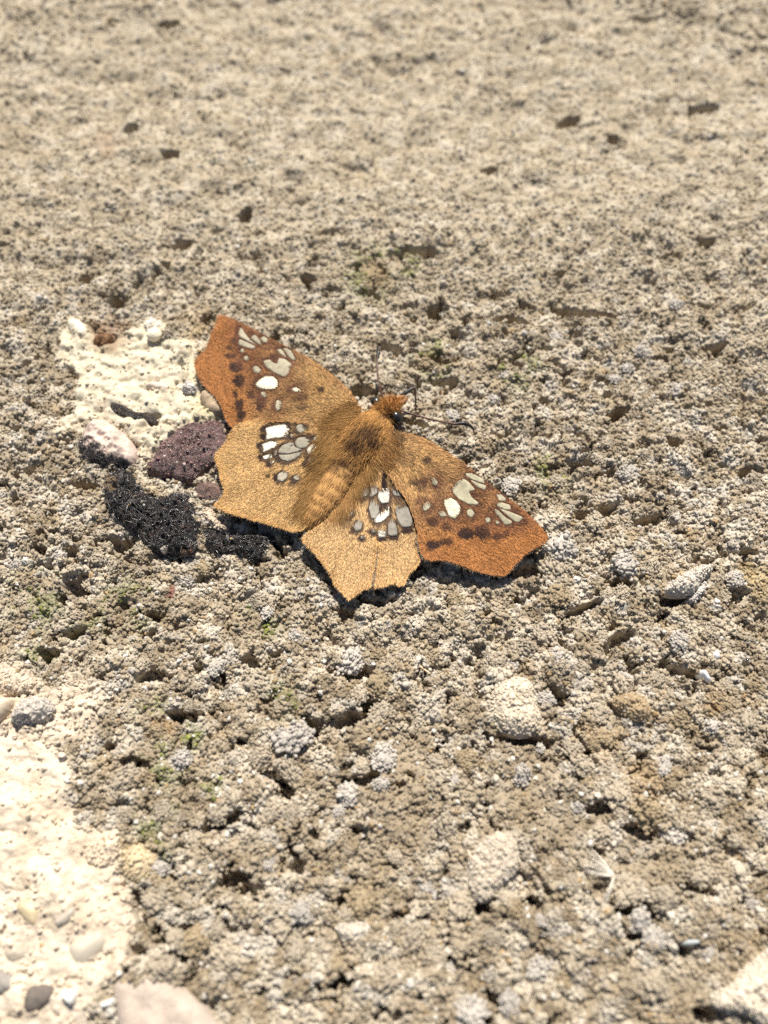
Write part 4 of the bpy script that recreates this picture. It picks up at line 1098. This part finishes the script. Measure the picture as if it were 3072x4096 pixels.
# body: one continuous loft from the palps to the abdomen's tip: photo x, y, centre height, half width, half height (mm)
SPINE = np.array([(1598, 1596, 2.5, .12, .14), (1586, 1607, 2.55, .50, .45), (1568, 1622, 2.6, .95, .8), (1550, 1640, 2.6, 1.1, .95), (1532, 1657, 2.6, .95, .9), (1517, 1673, 2.55, 1.35, 1.0), (1503, 1694, 2.6, 1.9, 1.25), (1482, 1724, 2.7, 2.2, 1.45),
                  (1456, 1764, 2.7, 2.2, 1.5), (1432, 1800, 2.65, 1.95, 1.4), (1408, 1836, 2.5, 1.6, 1.25), (1380, 1880, 2.4, 1.4, 1.15), (1350, 1926, 2.3, 1.4, 1.1), (1318, 1976, 2.2, 1.4, 1.05), (1288, 2022, 2.0, 1.3, 1.0), (1260, 2060, 1.85, 1.05, .85), (1236, 2092, 1.7, .65, .55), (1222, 2110, 1.65, .1, .1)])
tt = np.linspace(0, len(SPINE) - 1, 240)
def catmull(a, tt):
    n = len(a); out = []
    for u in tt:
        i = min(int(u), n - 2); f = u - i
        p0, p1, p2, p3 = a[max(i - 1, 0)], a[i], a[i + 1], a[min(i + 2, n - 1)]
        out.append(.5 * (2 * p1 + (p2 - p0) * f + (2 * p0 - 5 * p1 + 4 * p2 - p3) * f * f + (3 * p1 - p0 - 3 * p2 + p3) * f ** 3))
    return np.array(out)
SPX = catmull(SPINE, tt)
cl = P(SPX[:, 0], SPX[:, 1], SPX[:, 2])
tan_ = np.gradient(cl, axis=0); tan_ /= np.linalg.norm(tan_, axis=1, keepdims=True)
side_ = np.cross(tan_, [0, 0, 1]); side_ /= np.linalg.norm(side_, axis=1, keepdims=True)
up_ = np.cross(side_, tan_)
seg_ = 1 + .045 * np.where(tt > 9.5, np.abs(np.sin((tt - 9.5) * 3.9)) - .5, 0) * 1.6
NS = 40
an = np.arange(NS) / NS * 2 * math.pi
rw, rh = SPX[:, 3] * seg_, SPX[:, 4] * seg_
bco = cl[:, None] + side_[:, None] * (np.cos(an)[None, :, None] * rw[:, None, None]) + up_[:, None] * (np.sin(an)[None, :, None] * rh[:, None, None])
bn = side_[:, None] * (np.cos(an)[None, :, None] / rw[:, None, None]) + up_[:, None] * (np.sin(an)[None, :, None] / rh[:, None, None])
bn /= np.linalg.norm(bn, axis=2, keepdims=True)


def body_color(p, t):
    px, py = pix(p[:, 0], p[:, 1], p[:, 2])
    n = fbm(px / 40, py / 40, 4, 29); k = fbm(px / 12, py / 12, 3, 39)
    c = np.tile(T(.40, .215, .075), (len(p), 1)) * (1 + .2 * n)[:, None]
    m = sstep(10, 12, t)[:, None]
    c = c * (1 - m) + T(.42, .235, .09) * m
    m = sstep(4.5, 3.5, t)[:, None] * .7
    c = c * (1 - m) + T(.33, .15, .045) * m
    for x, y, a, b, s in [(1470, 1728, 62, 38, .85), (1428, 1778, 48, 42, .9), (1495, 1765, 32, 26, .95), (1375, 1850, 50, 34, .8), (1400, 1900, 40, 24, .5), (1330, 1870, 40, 26, .5), (1545, 1665, 30, 12, .7), (1560, 1640, 22, 14, .5)]:
        q_ = np.hypot((px - x) / a, (py - y) / b) + .5 * k
        mm = (s * sstep(1.2, .4, q_))[:, None]
        c = c * (1 - mm) + T(.055, .028, .018) * mm
    return c


nb = len(tt)
ii = np.arange(nb * NS).reshape(nb, NS)
bq = np.stack([ii[:-1], np.roll(ii, -1, 1)[:-1], np.roll(ii, -1, 1)[1:], ii[1:]], -1).reshape(-1, 4)
bflat = bco.reshape(-1, 3)
bcols = body_color(bflat, np.repeat(tt, NS))
caps = np.array([(ii[0, j], ii[0, j + 1], ii[0, NS - 2 - j], ii[0, NS - 1 - j]) for j in range(NS // 2 - 1)] + [(ii[-1, NS - 1 - j], ii[-1, NS - 2 - j], ii[-1, j + 1], ii[-1, j]) for j in range(NS // 2 - 1)])
body = link('body', mesh_np('body', bflat - BODY_C, np.concatenate([bq, caps]), bcols), M_body, fly_o)
body['label'] = 'furry golden brown head, thorax and ringed abdomen'
# body hair
nh = 15000
rg = np.random.default_rng(77)
dens = np.where(tt < 1, .6, np.where(tt < 5, 1.2, np.where(tt < 10.5, 2.2, .9))) * rw
ti = rg.choice(nb, nh, p=dens / dens.sum()); ai = rg.integers(0, NS, nh)
upm = np.sin(an[ai]) > -.35
ti, ai = ti[upm], ai[upm]
root = bco[ti, ai] + rg.normal(0, .04, (len(ti), 3)); nn = bn[ti, ai]
head = (tt[ti] < 4.6)
back = tan_[ti]
dirs = back * np.where(head, -.25, 1.0)[:, None] + nn * np.where(head, 1.0, np.where(tt[ti] > 10.5, .06, .22))[:, None] + rg.normal(0, .28, (len(ti), 3)) * np.where(tt[ti] > 10.5, .45, 1)[:, None]
hl = np.where(head, .55, np.where(tt[ti] > 10.5, .32, .72)) * rg.uniform(.5, 1.4, len(ti))
hc = body_color(root, tt[ti]) * rg.uniform(.65, 1.75, (len(ti), 1))
Cc, Ff, Kk = strands(root, dirs, hl, np.full(len(ti), .055), hc, droop=back * .25 - np.array([0, 0, .12]))
h = link('body_hair', mesh_np('body_hair', Cc - BODY_C, Ff, Kk), M_fur, body); h['kind'] = 'stuff'
# long hairs running from the thorax and abdomen over the wing bases
for k, cnt, x0, x1 in (('LH', 1500, (1340, 1720), (1230, 2040)), ('RH', 1300, (1480, 1830), (1330, 2040)), ('LW', 700, (1430, 1640), (1340, 1720)), ('RW', 700, (1540, 1740), (1500, 1820))):
    u = rg.random(cnt)
    rx = x0[0] + (x1[0] - x0[0]) * u + rg.normal(0, 22, cnt); ry = x0[1] + (x1[1] - x0[1]) * u + rg.normal(0, 22, cnt)
    dirp = {'LH': (-.75, .75), 'RH': (.1, 1.0), 'LW': (-.95, .05), 'RW': (.75, .75)}[k]
    th = math.atan2(dirp[1], dirp[0]) + rg.normal(0, .16, cnt)
    L = rg.uniform(30, 90, cnt)
    ex, ey = rx + np.cos(th) * L, ry + np.sin(th) * L
    a_ = P(rx, ry, zwing(k, rx, ry) + .12); b_ = P(ex, ey, zwing(k, ex, ey) + rg.uniform(.08, .25, cnt))
    dd = b_ - a_
    wc, _ = wing_color(k, rx, ry, np.array({'LH': LH_OUT, 'RH': RH_OUT, 'LW': LW_OUT, 'RW': RW_OUT}[k]))
    wc = (wc * .4 + T(.40, .22, .075) * .6) * rg.uniform(.5, 1.5, (cnt, 1))
    Cc, Ff, Kk = strands(a_, dd, np.linalg.norm(dd, axis=1), np.full(cnt, .05), wc, seg=2)
    h = link('wing_base_hair', mesh_np('wing_base_hair', Cc - BODY_C, Ff, Kk), M_fur, body); h['kind'] = 'stuff'


def ball(name, px_, py_, z, r, material, parent, sc=(1, 1, 1), rotz=0):
    import bmesh
    bm = bmesh.new(); bmesh.ops.create_icosphere(bm, subdivisions=4, radius=1)
    co = np.array([v.co[:] for v in bm.verts]); f = np.array([[v.index for v in p.verts] for p in bm.faces]); bm.free()
    co = co * np.array(sc) * r
    c, s = math.cos(rotz), math.sin(rotz)
    co = np.column_stack([co[:, 0] * c - co[:, 1] * s, co[:, 0] * s + co[:, 1] * c, co[:, 2]])
    co = co + P(px_, py_, z) - BODY_C
    return link(name, mesh_np(name, co, f), material, parent)


ball('eye', 1506, 1611, 2.75, .60, M_eye, body, (.85, 1.15, 1.0), .85)
ball('eye', 1583, 1668, 2.75, .66, M_eye, body, (.85, 1.2, 1.0), .85)
tube('palp', P([1572, 1590, 1606, 1622], [1605, 1594, 1590, 1583], [2.6, 2.5, 2.4, 2.35]) - BODY_C, [.30, .34, .26, .06], T(.30, .14, .045), M_ant, body)
tube('palp', P([1585, 1603, 1618, 1633], [1622, 1614, 1604, 1590], [2.5, 2.4, 2.3, 2.25]) - BODY_C, [.30, .34, .26, .06], T(.22, .10, .035), M_ant, body)
BR, BK = T(.085, .034, .018), T(.014, .012, .012)


def antenna(pts, zs, rad, cols):
    p = np.asarray(C(*pts))
    return tube('antenna', P(p[:, 0], p[:, 1], np.array(zs)) - BODY_C, rad, np.array(cols), M_ant, fly_o)


antenna([(450, 760), (432, 690), (410, 600), (390, 500), (382, 400), (380, 300), (388, 250), (396, 210), (390, 170), (378, 140)], [3.0, 3.2, 3.4, 3.5, 3.6, 3.6, 3.6, 3.6, 3.55, 3.5], [.12, .11, .10, .10, .10, .11, .17, .20, .17, .03], [BR, BR, BR, BR, BR, BR * .7, BK, BK, BK, BK])
antenna([(600, 870), (640, 885), (750, 920), (860, 955), (980, 990), (1080, 1012), (1200, 1036), (1290, 1052), (1350, 1050), (1400, 1046), (1450, 1056), (1495, 1085), (1520, 1120), (1532, 1168)], [3.0, 3.1, 3.2, 3.1, 3.0, 2.9, 2.8, 2.7, 2.7, 2.7, 2.65, 2.6, 2.5, 2.4], [.12, .11, .10, .10, .10, .10, .10, .12, .17, .22, .20, .15, .10, .02], [BR] * 8 + [BK] * 6)
# front leg: femur up and forward, shin down to the concrete
gq = P(1658, 1656, 0); gz = float(sample(HGT, gq[0], gq[1]))
lp = np.array([(1585, 1606), (1600, 1588), (1625, 1570), (1650, 1553), (1659, 1556), (1661, 1580), (1663, 1612), (1663, 1640), (1658, 1656)])
tube('leg', P(lp[:, 0], lp[:, 1], np.array([1.9, 2.1, 2.3, 2.45, 2.4, 1.9, 1.2, max(.6, gz + .25), gz + .02])) - BODY_C, [.14, .2, .22, .13, .11, .10, .10, .08, .05], np.array([BK * 1.5, BK * 1.5, BK * 1.5, BK * 2, BR, BR * 1.3, BR * 1.4, BR * 1.3, BR]), M_ant, fly_o)

# ------------------------------------------------------------------ seed tuft, straws, stray hairs
hub = P(*G((645, 1335))[0]); hub[2] = float(sample(HGT, hub[0], hub[1])) + .9
tuft = tag(empty('seed_tuft', hub), 'white feathery seed tuft of fine bristles on brown dirt', 'seed tuft')
ends = [(515, 1165), (530, 1175), (545, 1190), (500, 1190), (480, 1210), (470, 1235), (455, 1260), (450, 1290), (520, 1230), (545, 1340), (500, 1330), (560, 1215), (575, 1500), (590, 1505), (605, 1490), (735, 1340), (470, 1310), (540, 1260)]
for i, e_ in enumerate(ends):
    ex, ey = G(e_)[0]
    end = P(ex, ey); end[2] = float(sample(HGT, end[0], end[1])) + .35 + .25 * rng.random()
    mid_ = (hub + end) / 2; mid_[2] = max(mid_[2], float(sample(HGT, mid_[0], mid_[1])) + .3) + .15
    tube('bristle', np.array([hub, mid_, end]) - hub, [.042, .036, .012] if e_[1] < 1450 else [.05, .045, .02], T(.72, .66, .56), M_fibre, tuft, sides=6)
tube('stalk', np.array([[-.12, -.1, -.12], [0, 0, 0], [.12, .05, .05]]), [.06, .1, .05], T(.5, .42, .3), M_fibre, tuft, sides=6)


def fibre(name, label, cat, pts, r, color, lift=.12, group=None):
    p = np.asarray(pts, float)
    q_ = P(p[:, 0], p[:, 1], 0)
    q_[:, 2] = sample(HGT, q_[:, 0], q_[:, 1])
    q_[:, 2] = np.maximum(q_[:, 2], q_[:, 2].max() - .5) + lift
    c = q_.mean(0)
    rr = [r * .7] + [r] * (len(p) - 2) + [r * .4]
    o = tube(name, q_ - c, rr, np.array(color), M_fibre, None, sides=6)
    o.location = c * MM
    return tag(o, label, cat, group)


SG = 'stray fibres on the concrete'
fibre('straw', 'short pale straw splinter on crumbs below the torn hindwing', 'straw', F((950, 60), (1010, 95), (1070, 140)), .13, (.62, .47, .28), group=SG)
fibre('straw', 'tiny upright pale straw beside the pale knobbly crust', 'straw', F((1283, 1188), (1292, 1210), (1300, 1232)), .12, (.68, .60, .46), group=SG)
fibre('fibre', 'curved whitish hair beside the rounded brown lump', 'fibre', G((345, 378), (430, 378), (490, 360), (530, 338)), .04, (.66, .62, .54), group=SG)
fibre('fibre', 'fine pale hair lying on dirt near the seed tuft', 'fibre', G((425, 960), (445, 985), (490, 1000)), .035, (.62, .58, .5), group=SG)
fibre('fibre', 'pale plant fibre at the right edge of the concrete', 'fibre', H((1540, 1555), (1580, 1600), (1645, 1655)), .06, (.66, .56, .42), group=SG)
fibre('fibre', 'thin cream fibre sticking out from the pink dropping', 'fibre', D((240, 1020), (200, 1050), (150, 1092)), .06, (.62, .50, .34), group=SG)
fibre('fibre', 'short thin fibre standing in a pit near the green moss', 'fibre', E((870, 430), (862, 490), (852, 550)), .035, (.6, .56, .5), group=SG)
fibre('fibre', 'long fine hair on crumbs far below the butterfly', 'fibre', F((880, 1980), (940, 2040), (1010, 2060)), .04, (.62, .56, .48), group=SG)
